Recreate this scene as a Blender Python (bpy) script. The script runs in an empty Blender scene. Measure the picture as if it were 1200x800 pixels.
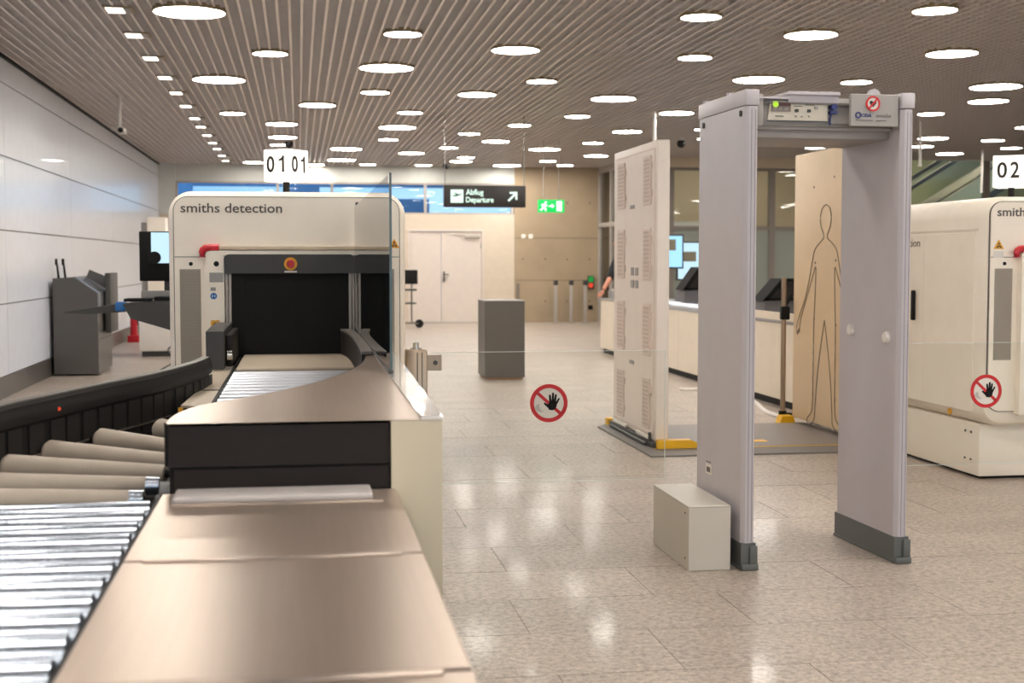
import bpy, bmesh, math, random
from mathutils import Vector, Matrix
random.seed(4)
SC = bpy.context.scene
COL = SC.collection

# ------------------------------------------------------------------ camera
cam_d = bpy.data.cameras.new('camera'); cam = bpy.data.objects.new('camera', cam_d)
COL.objects.link(cam); SC.camera = cam
cam.location = (0, 0, 1.42)
cam.rotation_euler = (math.radians(90 - 3.398), 0, math.radians(-8.865))
cam_d.sensor_width = 36; cam_d.lens = 48
cam_d.clip_start = .05; cam_d.clip_end = 400
cam_d.dof.use_dof = True; cam_d.dof.focus_distance = 6.6; cam_d.dof.aperture_fstop = 3.8

# ------------------------------------------------------------------ world (daylight beyond the high windows)
W = bpy.data.worlds.new('sky'); SC.world = W; W.use_nodes = True
wn = W.node_tree.nodes; wl = W.node_tree.links; wn.clear()
wo = wn.new('ShaderNodeOutputWorld'); wb = wn.new('ShaderNodeBackground')
tc = wn.new('ShaderNodeTexCoord'); no = wn.new('ShaderNodeTexNoise'); cr = wn.new('ShaderNodeValToRGB')
mp = wn.new('ShaderNodeMapping'); mp.inputs['Scale'].default_value = (1, 1, 3)
no.inputs['Scale'].default_value = 3.0; no.inputs['Detail'].default_value = 4
cr.color_ramp.elements[0].position = .38; cr.color_ramp.elements[0].color = (.22, .42, .70, 1)
cr.color_ramp.elements[1].position = .66; cr.color_ramp.elements[1].color = (.62, .80, .95, 1)
wl.new(tc.outputs['Generated'], mp.inputs[0]); wl.new(mp.outputs[0], no.inputs['Vector'])
wl.new(no.outputs[0], cr.inputs[0]); wl.new(cr.outputs[0], wb.inputs[0]); wb.inputs[1].default_value = 1.3
wl.new(wb.outputs[0], wo.inputs[0])

SC.view_settings.view_transform = 'Standard'; SC.view_settings.look = 'None'
SC.view_settings.gamma = 1; SC.view_settings.use_curve_mapping = False
SC.view_settings.exposure = 0.78
LAMP = 26.0                                  # strength of the round ceiling lights
# unseen fill light behind the camera, added to brighten faces turned towards it
al = bpy.data.lights.new('daylight_rear', 'AREA'); alo = bpy.data.objects.new('daylight_rear', al); COL.objects.link(alo)
al.shape = 'RECTANGLE'; al.size = 22; al.size_y = 2.5; al.energy = 60; al.color = (.93, .97, 1.0)
alo.location = (8.9, -5.95, 1.9); alo.rotation_euler = (math.radians(90), 0, math.radians(0))

# ------------------------------------------------------------------ materials
def lin(c):
    return tuple(((v/255)/12.92 if v/255 <= .04045 else ((v/255+.055)/1.055)**2.4) for v in c)
MATS = {}
def mat(name, rgb, rough=.5, metal=0, coat=0, noise=None, bump=None, emit=None, spec=.5):
    """noise=(scale, amount, (sx,sy,sz)); bump=(scale,strength,(sx,sy,sz))"""
    if name in MATS: return MATS[name]
    m = bpy.data.materials.new(name); m.use_nodes = True; MATS[name] = m
    n = m.node_tree.nodes; l = m.node_tree.links; b = n['Principled BSDF']
    c = lin(rgb) + (1,)
    b.inputs['Base Color'].default_value = c; b.inputs['Roughness'].default_value = rough
    b.inputs['Metallic'].default_value = metal; b.inputs['Coat Weight'].default_value = coat
    b.inputs['Specular IOR Level'].default_value = spec
    if emit:
        b.inputs['Emission Color'].default_value = lin(emit[0]) + (1,); b.inputs['Emission Strength'].default_value = emit[1]
    t = n.new('ShaderNodeTexCoord')
    noise = noise or (6, .04, (1, 1, 1))
    mp = n.new('ShaderNodeMapping'); mp.inputs['Scale'].default_value = noise[2]
    nz = n.new('ShaderNodeTexNoise'); nz.inputs['Scale'].default_value = noise[0]; nz.inputs['Detail'].default_value = 3
    mx = n.new('ShaderNodeMix'); mx.data_type = 'RGBA'; mx.blend_type = 'MULTIPLY'
    rp = n.new('ShaderNodeMapRange'); rp.inputs['To Min'].default_value = 1-noise[1]*1.5; rp.inputs['To Max'].default_value = 1+noise[1]*1.5
    l.new(t.outputs['Object'], mp.inputs[0]); l.new(mp.outputs[0], nz.inputs['Vector'])
    l.new(nz.outputs[0], rp.inputs['Value']); mx.inputs[0].default_value = 1
    mx.inputs[6].default_value = c; l.new(rp.outputs[0], mx.inputs[7]); l.new(mx.outputs[2], b.inputs['Base Color'])
    if bump:
        m2 = n.new('ShaderNodeMapping'); m2.inputs['Scale'].default_value = bump[2]
        n2 = n.new('ShaderNodeTexNoise'); n2.inputs['Scale'].default_value = bump[0]; n2.inputs['Detail'].default_value = 2
        bp = n.new('ShaderNodeBump'); bp.inputs['Strength'].default_value = bump[1]; bp.inputs['Distance'].default_value = .002
        l.new(t.outputs['Object'], m2.inputs[0]); l.new(m2.outputs[0], n2.inputs['Vector'])
        l.new(n2.outputs[0], bp.inputs['Height']); l.new(bp.outputs[0], b.inputs['Normal'])
    return m
def glow(name, rgb, s):
    m = bpy.data.materials.new(name); m.use_nodes = True; n = m.node_tree.nodes; n.clear()
    e = n.new('ShaderNodeEmission'); o = n.new('ShaderNodeOutputMaterial')
    e.inputs[0].default_value = lin(rgb) + (1,); e.inputs[1].default_value = s
    m.node_tree.links.new(e.outputs[0], o.inputs[0]); MATS[name] = m; return m
def glass(name, rgb, refl=1.0, rough=0.0, haze=0.0):
    m = bpy.data.materials.new(name); m.use_nodes = True; n = m.node_tree.nodes; n.clear(); l = m.node_tree.links
    o = n.new('ShaderNodeOutputMaterial'); t = n.new('ShaderNodeBsdfTransparent'); g = n.new('ShaderNodeBsdfGlossy')
    t.inputs[0].default_value = lin(rgb) + (1,); g.inputs['Roughness'].default_value = rough
    f = n.new('ShaderNodeFresnel'); f.inputs[0].default_value = 1.5
    mm = n.new('ShaderNodeMath'); mm.operation = 'MULTIPLY'; mm.inputs[1].default_value = refl
    x = n.new('ShaderNodeMixShader'); l.new(f.outputs[0], mm.inputs[0]); l.new(mm.outputs[0], x.inputs[0])
    l.new(g.outputs[0], x.inputs[2])
    if haze:
        d = n.new('ShaderNodeBsdfDiffuse'); d.inputs[0].default_value = lin(rgb) + (1,)
        x2 = n.new('ShaderNodeMixShader'); x2.inputs[0].default_value = haze
        l.new(t.outputs[0], x2.inputs[1]); l.new(d.outputs[0], x2.inputs[2]); l.new(x2.outputs[0], x.inputs[1])
    else: l.new(t.outputs[0], x.inputs[1])
    l.new(x.outputs[0], o.inputs[0]); MATS[name] = m; return m

cream = mat('cream_paint', (246, 235, 219), .38)
cream_d = mat('cream_rail_paint', (226, 213, 196), .42)
white = mat('white_paint', (232, 226, 218), .35)
wallw = mat('wall_white', (226, 231, 243), .30, coat=.25)
wallc = mat('wall_cream', (212, 197, 178), .6)
greyp = mat('grey_gate_paint', (190, 183, 186), .40)
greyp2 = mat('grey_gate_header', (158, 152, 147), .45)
greyf = mat('dark_grey_foot', (92, 94, 92), .45)
boxw = mat('pale_grey_box_paint', (196, 189, 178), .4)
vent = mat('vent_grey', (160, 150, 138), .5, bump=(400, .4, (1, 1, 1)))
black = mat('matt_black', (18, 16, 15), .6, spec=.25)
rubber = mat('black_rubber', (33, 28, 26), .6, spec=.3)
dark = mat('dark_brown_grey', (38, 31, 28), .6, spec=.25, noise=(8, .12, (1, 1, 30)))
darkg = mat('dark_grey', (62, 60, 58), .5)
kiosk_g = mat('kiosk_grey', (84, 80, 77), .35)
steel = mat('brushed_steel', (196, 179, 165), .30, 1, noise=(8, .05, (9, .25, 9)))
_n = steel.node_tree; _b = _n.nodes['Principled BSDF']; _b.inputs['Anisotropic'].default_value = .8; _b.inputs['Roughness'].default_value = .36
_c = _n.nodes.new('ShaderNodeCombineXYZ'); _c.inputs[1].default_value = 1.0; _n.links.new(_c.outputs[0], _b.inputs['Tangent'])
steel_v = mat('brushed_steel_upright', (170, 150, 130), .34, 1, noise=(5, .10, (20, 20, 1)))
zinc = mat('zinc_roller', (192, 201, 214), .25, 1, noise=(3, .02, (1, 1, 1)))
chrome = mat('chrome', (210, 210, 208), .15, 1)
tan = mat('tan_rubber', (178, 164, 148), .55, noise=(14, .08, (1, 1, 1)), bump=(150, .3, (1, 1, 1)))
tanplate = mat('tan_plate', (186, 170, 150), .5)
greytop = mat('grey_composite', (112, 106, 100), .45, noise=(60, .15, (1, 1, 1)))
red = mat('red_plastic', (190, 24, 40), .35)
signred = mat('sign_red', (200, 30, 34), .4)
signwhite = mat('sign_white', (225, 218, 208), .5)
yellow = mat('yellow', (236, 180, 12), .4)
amber = mat('amber_yellow', (226, 160, 10), .35)
blue = mat('blue_mark', (40, 110, 180), .4)
navy = mat('navy_mark', (38, 48, 110), .4)
textg = mat('lettering_grey', (92, 84, 78), .5)
black_t = mat('lettering_black', (40, 34, 30), .5)
labelg = mat('label_grey', (150, 146, 142), .4)
matgrey = mat('mat_grey', (118, 112, 108), .6, noise=(90, .12, (1, 1, 1)))
gold = mat('body_panel_cream', (222, 196, 158), .42)
panelw = mat('scanner_panel_white', (236, 224, 213), .42)
gril = mat('scanner_grille', (224, 208, 197), .6)
concrete = mat('concrete', (172, 152, 126), .75, noise=(1.6, .12, (1, 1, 1)))
doorw = mat('door_white', (216, 204, 194), .45)
frame_d = mat('mullion_grey', (128, 118, 108), .45)
frame_l = mat('mullion_light', (176, 168, 160), .45)
bulk = mat('bulkhead_cream', (206, 190, 164), .6)
blade = mat('ceiling_blade', (214, 204, 198), .34, .5)
blade_x = mat('ceiling_cross_blade', (232, 224, 218), .4, .25)
plenum = mat('plenum_dark', (52, 46, 42), .8)
rim = mat('lamp_rim', (150, 132, 100), .5)
skin = mat('skin', (205, 140, 112), .5)
cloth = mat('black_cloth', (24, 24, 28), .8)
trouser = mat('dark_trousers', (40, 42, 52), .8)
hair = mat('dark_hair', (50, 36, 28), .6)
base_m = mat('baseboard_grey', (96, 91, 88), .35, .4)
green_w = mat('pale_green_wall', (150, 154, 122), .6)
greendk = mat('hall_green_wall', (136, 140, 116), .7)
tread = mat('escalator_dark', (62, 54, 48), .5)
trussm = mat('escalator_truss', (206, 186, 140), .45)
hallfl = mat('hall_floor', (160, 150, 130), .5)
lamp = glow('lamp_glow', (255, 249, 240), LAMP)
spot = glow('spot_glow', (250, 240, 228), 2.2)
cube_e = mat('backlit_white', (245, 242, 236), .4, emit=((255, 250, 242), .55))
exit_g = mat('exit_green', (0, 160, 70), .4, emit=((0, 190, 85), .65))
exit_w = mat('exit_white', (240, 255, 245), .4, emit=((230, 255, 240), 1.0))
sign_w = mat('sign_pale', (205, 232, 222), .4, emit=((200, 235, 222), .5))
led_g = mat('led_green', (60, 200, 60), .4, emit=((70, 200, 60), .5))
led_r = mat('led_red', (200, 60, 36), .4, emit=((225, 70, 36), .35))
disp = mat('small_display_green', (150, 190, 40), .4, emit=((150, 190, 40), .5))
screenb = glow('screen_blue', (150, 200, 235), .95)
screenp = glow('screen_pale', (190, 222, 238), .75)
g_clear = glass('clear_glass', (252, 253, 252), .3)
g_pane = glass('side_glass', (226, 232, 226), 1.25, .004)
g_win = glass('window_glass', (235, 240, 240), .9, .01)
g_hall = glass('hall_glass', (246, 247, 243), 1.3, .015)
g_frost = glass('frosted_glass', (176, 180, 168), 1, .2, .62)

def granite(name, tiles):
    m = bpy.data.materials.new(name); m.use_nodes = True; MATS[name] = m
    n = m.node_tree.nodes; l = m.node_tree.links; b = n['Principled BSDF']
    g = n.new('ShaderNodeNewGeometry')
    v = n.new('ShaderNodeTexNoise'); v.inputs['Scale'].default_value = 34; v.inputs['Detail'].default_value = 8; v.inputs['Roughness'].default_value = .85
    r = n.new('ShaderNodeValToRGB'); e = r.color_ramp.elements
    e[0].position = .34; e[0].color = lin((96, 88, 82)) + (1,)
    e[1].position = .64; e[1].color = lin((204, 189, 175)) + (1,)
    k = e.new(.49); k.color = lin((168, 154, 141)) + (1,)
    big = n.new('ShaderNodeTexNoise'); big.inputs['Scale'].default_value = 3.0; big.inputs['Detail'].default_value = 3
    rr = n.new('ShaderNodeMapRange'); rr.inputs['To Min'].default_value = .80; rr.inputs['To Max'].default_value = 1.16
    l.new(g.outputs['Position'], v.inputs['Vector']); l.new(g.outputs['Position'], big.inputs['Vector'])
    l.new(v.outputs[0], r.inputs[0]); l.new(big.outputs[0], rr.inputs['Value'])
    mx = n.new('ShaderNodeMix'); mx.data_type = 'RGBA'; mx.blend_type = 'MULTIPLY'; mx.inputs[0].default_value = 1
    l.new(r.outputs[0], mx.inputs[6]); l.new(rr.outputs[0], mx.inputs[7]); out = mx.outputs[2]
    if tiles:   # joints too fine to build in the distance
        bk = n.new('ShaderNodeTexBrick'); bk.offset = .5; bk.inputs['Scale'].default_value = 1
        bk.inputs['Mortar Size'].default_value = .004; bk.inputs['Brick Width'].default_value = .9; bk.inputs['Row Height'].default_value = .525
        bk.inputs['Color1'].default_value = (1, 1, 1, 1); bk.inputs['Color2'].default_value = (.9, .9, .9, 1); bk.inputs['Mortar'].default_value = (.6, .58, .55, 1)
        l.new(g.outputs['Position'], bk.inputs['Vector'])
        m2 = n.new('ShaderNodeMix'); m2.data_type = 'RGBA'; m2.blend_type = 'MULTIPLY'; m2.inputs[0].default_value = 1
        l.new(out, m2.inputs[6]); l.new(bk.outputs[0], m2.inputs[7]); out = m2.outputs[2]
    else:
        oi = n.new('ShaderNodeObjectInfo'); r3 = n.new('ShaderNodeMapRange'); r3.inputs['To Min'].default_value = .93; r3.inputs['To Max'].default_value = 1.05
        l.new(oi.outputs['Random'], r3.inputs['Value'])
        m2 = n.new('ShaderNodeMix'); m2.data_type = 'RGBA'; m2.blend_type = 'MULTIPLY'; m2.inputs[0].default_value = 1
        l.new(out, m2.inputs[6]); l.new(r3.outputs[0], m2.inputs[7]); out = m2.outputs[2]
    l.new(out, b.inputs['Base Color']); b.inputs['Roughness'].default_value = .42
    b.inputs['Coat Weight'].default_value = .12; b.inputs['Coat Roughness'].default_value = .09
    return m
gran = granite('granite_tile', False); gran_f = granite('granite_paving', True)
joint = mat('joint_dark', (120, 108, 98), .8)

# ------------------------------------------------------------------ geometry helpers
class G:
    """collects shapes in world coordinates for one mesh object"""
    def __init__(s): s.bm = bmesh.new()
    def box(s, x0, x1, y0, y1, z0, z1, bev=0, seg=2):
        r = bmesh.ops.create_cube(s.bm, size=1); vs = r['verts']
        for v in vs: v.co = Vector((x0+(v.co.x+.5)*(x1-x0), y0+(v.co.y+.5)*(y1-y0), z0+(v.co.z+.5)*(z1-z0)))
        if bev:
            es = list({e for v in vs for e in v.link_edges})
            bmesh.ops.bevel(s.bm, geom=es, offset=bev, segments=seg, profile=.5, affect='EDGES')
        return s
    def tube(s, a, b, r0, r1=None, n=16, caps=True):
        a = Vector(a); b = Vector(b); r1 = r0 if r1 is None else r1; d = b-a
        r = bmesh.ops.create_cone(s.bm, cap_ends=caps, segments=n, radius1=r0, radius2=r1, depth=d.length)
        q = d.to_track_quat('Z', 'Y').to_matrix().to_4x4(); M = Matrix.Translation((a+b)/2) @ q
        for v in r['verts']: v.co = M @ v.co
        return s
    def path(s, pts, r, n=10):
        pts = [Vector(p) for p in pts]; rings = []
        for i, p in enumerate(pts):
            d = (pts[min(i+1, len(pts)-1)] - pts[max(i-1, 0)]).normalized()
            q = d.to_track_quat('Z', 'Y')
            rings.append([s.bm.verts.new(p + q @ Vector((math.cos(2*math.pi*k/n)*r, math.sin(2*math.pi*k/n)*r, 0))) for k in range(n)])
        for a, b in zip(rings, rings[1:]):
            for k in range(n): s.bm.faces.new((a[k], a[(k+1) % n], b[(k+1) % n], b[k]))
        s.bm.faces.new(rings[0][::-1]); s.bm.faces.new(rings[-1]); return s
    def prism(s, poly, axis, lo, hi):
        """poly of 2D points; axis 'x','y','z' is the extrusion direction"""
        def P(p, h): return {'x': (h, p[0], p[1]), 'y': (p[0], h, p[1]), 'z': (p[0], p[1], h)}[axis]
        a = [s.bm.verts.new(P(p, lo)) for p in poly]; b = [s.bm.verts.new(P(p, hi)) for p in poly]
        s.bm.faces.new(a); s.bm.faces.new(b[::-1]); n = len(poly)
        for k in range(n): s.bm.faces.new((a[k], b[k], b[(k+1) % n], a[(k+1) % n]))
        return s
    def ring(s, c, r0, r1, lo, hi, axis='y', n=40):
        cx, cy = c
        def P(rr, k, h):
            a = 2*math.pi*k/n; p = (cx+rr*math.cos(a), cy+rr*math.sin(a))
            return {'x': (h, p[0], p[1]), 'y': (p[0], h, p[1]), 'z': (p[0], p[1], h)}[axis]
        V = [[s.bm.verts.new(P(rr, k, h)) for k in range(n)] for rr, h in ((r0, lo), (r1, lo), (r1, hi), (r0, hi))]
        for j in range(4):
            A = V[j]; Bq = V[(j+1) % 4]
            for k in range(n): s.bm.faces.new((A[k], A[(k+1) % n], Bq[(k+1) % n], Bq[k]))
        return s
    def sweep(s, pts, prof):
        """horizontal path pts (x,y); prof = closed list of (side offset, z)"""
        pts = [Vector((p[0], p[1], 0)) for p in pts]; R = []
        for i, p in enumerate(pts):
            d = (pts[min(i+1, len(pts)-1)] - pts[max(i-1, 0)]).normalized(); nn = Vector((d.y, -d.x, 0))
            R.append([s.bm.verts.new(p + nn*o + Vector((0, 0, z))) for o, z in prof])
        m = len(prof)
        for a, b in zip(R, R[1:]):
            for k in range(m): s.bm.faces.new((a[k], a[(k+1) % m], b[(k+1) % m], b[k]))
        s.bm.faces.new(R[0][::-1]); s.bm.faces.new(R[-1]); return s
    def disc(s, c, r, lo, hi, axis='y', n=32):
        return s.prism([(c[0]+r*math.cos(2*math.pi*k/n), c[1]+r*math.sin(2*math.pi*k/n)) for k in range(n)], axis, lo, hi)

def origin(o):
    v = Vector((0, 0, 0))
    while o is not None: v = v + o.location; o = o.parent
    return v
def obj(name, g, m, parent=None, smooth=True, kind=None, base=None):
    bm = g.bm
    bmesh.ops.recalc_face_normals(bm, faces=bm.faces)
    off = origin(parent)
    if base is not None: off = Vector(base)
    for v in bm.verts: v.co -= off
    me = bpy.data.meshes.new(name); bm.to_mesh(me); bm.free()
    if smooth:
        for p in me.polygons: p.use_smooth = True
        me.set_sharp_from_angle(angle=math.radians(32))
    me.materials.append(m)
    o = bpy.data.objects.new(name, me); COL.objects.link(o)
    if parent: o.parent = parent
    if base is not None and not parent: o.location = base
    if kind: o['kind'] = kind
    return o
def thing(name, label, cat, loc=(0, 0, 0), group=None, rz=0):
    o = bpy.data.objects.new(name, None); COL.objects.link(o); o.empty_display_size = .1
    o.location = loc; o.rotation_euler = (0, 0, rz); o['label'] = label; o['category'] = cat
    if group: o['group'] = group
    return o
def tag(o, label, cat, group=None):
    o['label'] = label; o['category'] = cat
    if group: o['group'] = group
    return o
def struct(name, g, m, parent=None, **k):
    o = obj(name, g, m, parent, **k)
    if not parent: o['kind'] = 'structure'
    return o
def sroot(name):
    o = bpy.data.objects.new(name, None); COL.objects.link(o); o['kind'] = 'structure'; o.empty_display_size = .1; return o
def rrect(x0, x1, z0, z1, r, n=6, corners='tl tr bl br'):
    P = []
    for (cx, cz, a0, nm) in ((x1-r, z1-r, 0, 'tr'), (x0+r, z1-r, 90, 'tl'), (x0+r, z0+r, 180, 'bl'), (x1-r, z0+r, 270, 'br')):
        if nm in corners:
            P += [(cx+r*math.cos(math.radians(a0+90*k/n)), cz+r*math.sin(math.radians(a0+90*k/n))) for k in range(n+1)]
        else: P.append((x1 if 'r' in nm else x0, z1 if 't' in nm else z0))
    return P
def cat_rom(P, n=8):
    P = [Vector((p[0], p[1])) for p in P]; Q = [2*P[0]-P[1]] + P + [2*P[-1]-P[-2]]; out = []
    for i in range(1, len(Q)-2):
        for k in range(n):
            t = k/n; a, b, c, d = Q[i-1], Q[i], Q[i+1], Q[i+2]
            out.append(.5*((2*b)+(-a+c)*t+(2*a-5*b+4*c-d)*t*t+(-a+3*b-3*c+d)*t**3))
    out.append(P[-1]); return [(p.x, p.y) for p in out]
def text(name, s, m, parent, face, x0, x1, z0, z1, at, depth=.002, off=0.0, keep=False):
    """flat lettering. face 'front': reads along +X on the plane y=at ; face 'left': on plane x=at, reads from +Y to -Y"""
    cu = bpy.data.curves.new(name, 'FONT'); cu.body = s; cu.extrude = .02; cu.resolution_u = 3; cu.offset = off
    o = bpy.data.objects.new('tmp', cu); COL.objects.link(o)
    dg = bpy.context.evaluated_depsgraph_get(); me = bpy.data.meshes.new_from_object(o.evaluated_get(dg))
    bpy.data.objects.remove(o); xs = [v.co.x for v in me.vertices]; ys = [v.co.y for v in me.vertices]
    a, b, c, d = min(xs), max(xs), min(ys), max(ys); org = origin(parent)
    for v in me.vertices:
        u = x0+(v.co.x-a)/(b-a)*(x1-x0); w = z0+(v.co.y-c)/(d-c)*(z1-z0); k = -(v.co.z+.02)/.04*depth
        if face == 'front': v.co = Vector((u, at-depth-k-depth*0, w)) - org
        else: v.co = Vector((at-depth-k, u, w)) - org
    me.materials.clear(); me.materials.append(m); me.name = name
    q = bpy.data.objects.new(name, me); COL.objects.link(q); q.parent = parent; return q

CEIL = 3.55
WL = -3.03          # left wall plane
FAR = 31.0
# ------------------------------------------------------------------ floor
fl = sroot('floor')
obj('floor_bed', G().box(WL-.2, 21, -6.2, 44, -.12, -.006), joint, fl, smooth=False)
obj('paving_field', G().box(WL, 21, 13.455, 31, -.006, 0), gran_f, fl, smooth=False, kind='stuff')
obj('paving_field', G().box(WL, .15, -6, 13.449, -.006, 0), gran_f, fl, smooth=False, kind='stuff')
obj('paving_field', G().box(.15, 21, -6, 4.0, -.006, 0), gran_f, fl, smooth=False, kind='stuff')
obj('paving_field', G().box(7.4, 21, 4.0, 13.449, -.006, 0), gran_f, fl, smooth=False, kind='stuff')
TL, TR = .897, .522
me_cache = {}
def tile(x0, x1, y0, y1):
    w = round(x1-x0, 3)
    if w not in me_cache:
        g = G().box(0, w, 0, TR, -.006, 0); bmesh.ops.recalc_face_normals(g.bm, faces=g.bm.faces)
        me = bpy.data.meshes.new('tile'); g.bm.to_mesh(me); g.bm.free(); me.materials.append(gran); me_cache[w] = me
    o = bpy.data.objects.new('tile', me_cache[w]); COL.objects.link(o); o.parent = fl; o.location = (x0, y0, random.uniform(-.0006, .0003))
offs = [.87, 1.32, .86, 1.48, .93, 1.4]
for r in range(18):
    y0 = 4.005 + r*.525
    x = offs[r % 6] - 1.8
    while x < 7.4:
        a = max(x, .15); b = min(x+TL, 7.397)
        if b-a > .004: tile(a, b, y0, y0+TR)
        x += .9

# ------------------------------------------------------------------ left wall with panels
wl_ = sroot('wall_left')
obj('wall_backing', G().box(WL-.2, WL-.03, -6, FAR+.2, 0, CEIL+.5), darkg, wl_, smooth=False)
zs = [.217, .966, 1.735, 2.508, 3.267, CEIL]
for i in range(5):
    y = -6.0
    while y < FAR:
        obj('wall_panel', G().box(WL-.03, WL, y+.003, min(y+4.2, FAR)-.003, zs[i]+.007, zs[i+1]-.007), wallw, wl_, smooth=False); y += 4.2
struct('baseboard_left', G().box(WL-.03, WL+.012, -6, FAR, 0, .217), base_m, smooth=False)
struct('trim_1', G().box(WL, WL+.03, -6, FAR, CEIL-.03, CEIL), black, smooth=False)
# far wall, left part : column, header, high windows, white wall with door
struct('wall_far', G().box(WL, 2.45, FAR, FAR+.2, 0, 2.46).box(4.18, 4.89, FAR, FAR+.2, 0, 2.46).box(2.45, 4.18, FAR, FAR+.2, 2.13, 2.46)
       , wallc, smooth=False)
struct('trim_7', G().box(WL, -2.67, FAR-.05, FAR+.2, 2.46, CEIL).box(-2.67, 4.89, FAR, FAR+.2, 3.17, CEIL+.4), mat('header_white', (206, 206, 200), .5), smooth=False)
w1 = sroot('window_1')
obj('window_frame', G().box(-2.67, 4.89, FAR+.02, FAR+.12, 2.46, 2.50).box(-2.67, 4.89, FAR+.02, FAR+.12, 3.13, 3.17), frame_l, w1, smooth=False)
mx = [-2.65, -.45, .75, 2.85, 4.85]
for x in mx: obj('mullion', G().box(x-.03, x+.03, FAR+.02, FAR+.12, 2.5, 3.13), frame_d if x == .75 else frame_l, w1, smooth=False)
for a, b in zip(mx, mx[1:]): obj('pane', G().box(a+.03, b-.03, FAR+.06, FAR+.07, 2.5, 3.13), g_win, w1, smooth=False)
# things outside the high windows : canopy beams, roof edge
bl = mat('outside_roof_blue', (120, 150, 180), .6); bd = mat('outside_dark_blue', (90, 140, 190), .6)
struct('trim_2', G().box(-8, 12, 40, 40.4, 3.55, 4.2), bd, smooth=False)
struct('trim_3', G().box(2.0, 3.6, 38, 38.4, 2.75, 3.12), bd, smooth=False)
struct('trim_4', G().prism([(2.8, 2.2), (9, 2.2), (9, 3.0), (6.2, 2.92)], 'y', 43, 43.6), bd, smooth=False)
struct('trim_5', G().box(-6, -2.9, 39, 39.3, 2.0, 3.6).box(-.4, .6, 39, 39.3, 2, 3.6), bd, smooth=False)
struct('trim_6', G().box(-8, 14, 46, 46.3, 0, 2.9), bl, smooth=False)
# double door
d1 = sroot('door_1')
obj('door_frame', G().box(2.45, 2.50, FAR-.02, FAR+.1, 0, 2.13).box(4.13, 4.18, FAR-.02, FAR+.1, 0, 2.13).box(2.5, 4.13, FAR-.02, FAR+.1, 2.08, 2.13), doorw, d1, smooth=False)
for a, b in ((2.505, 3.20), (3.21, 4.125)):
    lf = obj('door_leaf', G().box(a, b, FAR+.01, FAR+.06, .01, 2.075), doorw, d1, smooth=False)
    if a > 3: 
        obj('door_handle', G().box(3.25, 3.28, FAR-.05, FAR+.01, .93, 1.17).tube((3.265, FAR-.05, 1.1), (3.37, FAR-.05, 1.1), .012), darkg, lf)
        obj('door_closer', G().box(3.75, 4.08, FAR-.05, FAR+.01, 1.93, 1.99).box(3.5, 3.76, FAR-.03, FAR-.01, 1.99, 2.01), frame_l, lf)
        obj('hinge', G().box(4.10, 4.125, FAR-.012, FAR+.01, 1.7, 1.8).box(4.10, 4.125, FAR-.012, FAR+.01, .3, .4), frame_l, lf)
# concrete wall
wc = sroot('wall_back')
obj('wall_core', G().box(4.89, 7.1, FAR+.03, FAR+.3, 0, CEIL+.4), darkg, wc, smooth=False)
for a, b in ((4.89, 6.85),):
    for c, d in ((0, .955), (.965, 1.925), (1.935, CEIL+.3)):
        obj('concrete_panel', G().box(a, b, FAR, FAR+.03, c, d, .004, 1), concrete, wc, smooth=False)
        for q in (.1, .37, .63, .9): obj('tie_hole', G().disc((a+(b-a)*q, c+(min(d, CEIL)-c)*.5), .018, FAR-.003, FAR+.001, n=10), darkg, wc)
tag(obj('light_switch', G().box(5.05, 5.15, FAR-.02, FAR, 1.92, 2.02, .01), white), 'left one of two small white square plates on the concrete wall', 'switch', 'plates on the concrete wall')
tag(obj('light_switch', G().box(5.22, 5.32, FAR-.02, FAR, 1.92, 2.02, .01), white), 'right one of two small white square plates on the concrete wall', 'switch', 'plates on the concrete wall')
tag(obj('wall_slot', G().box(4.93, 5.01, FAR-.03, FAR, .5, .9, .008), frame_d), 'narrow dark vertical slot cover at the left foot of the concrete wall', 'wall plate')
# side glazing (plane x=6.85) and the glazed front (plane y=27.5)
ws = sroot('window_2')
ys = [27.5, 28.6, 29.75, 30.95]
obj('window_frame', G().box(6.85, 6.97, 27.5, FAR, 3.42, CEIL).box(6.85, 6.97, 27.5, FAR, 2.18, 2.27).box(6.85, 6.97, 27.5, FAR, 0, .12), frame_l, ws, smooth=False)
for y in ys: obj('mullion', G().box(6.85, 6.97, y, y+.07, .12, 3.42), frame_l, ws, smooth=False)
for a, b in zip(ys, ys[1:]):
    obj('pane', G().box(6.90, 6.915, a+.07, b, 2.27, 3.42), g_hall, ws, smooth=False)
    obj('pane', G().box(6.90, 6.915, a+.07, b, .12, 2.18), g_hall, ws, smooth=False)
wf = sroot('window_3')
Y3 = 27.5
obj('window_frame', G().box(6.97, 21, Y3, Y3+.12, 2.05, 2.13).box(6.97, 12.7, Y3, Y3+.12, 3.28, 3.34).box(6.97, 21, Y3, Y3+.12, 0, .1), frame_d, wf, smooth=False)
obj('bulkhead', G().box(6.97, 12.7, Y3-.05, Y3+.3, 3.34, CEIL), bulk, wf, smooth=False)
mx3 = [6.97, 7.62, 9.80, 11.7, 12.7, 14.6, 16.6, 18.6, 20.9]
for i, x in enumerate(mx3): obj('mullion', G().box(x-.06, x+.06, Y3-.01, Y3+.12, .1, CEIL), frame_d, wf, smooth=False)
for i, (a, b) in enumerate(zip(mx3, mx3[1:])):
    top = 3.28 if b <= 12.8 else CEIL
    obj('pane', G().box(a+.06, b-.06, Y3+.05, Y3+.062, 2.13, top), g_hall, wf, smooth=False)
    obj('pane', G().box(a+.06, b-.06, Y3+.05, Y3+.062, .1, 2.05), g_frost if 1 <= i <= 3 else g_hall, wf, smooth=False)
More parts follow.
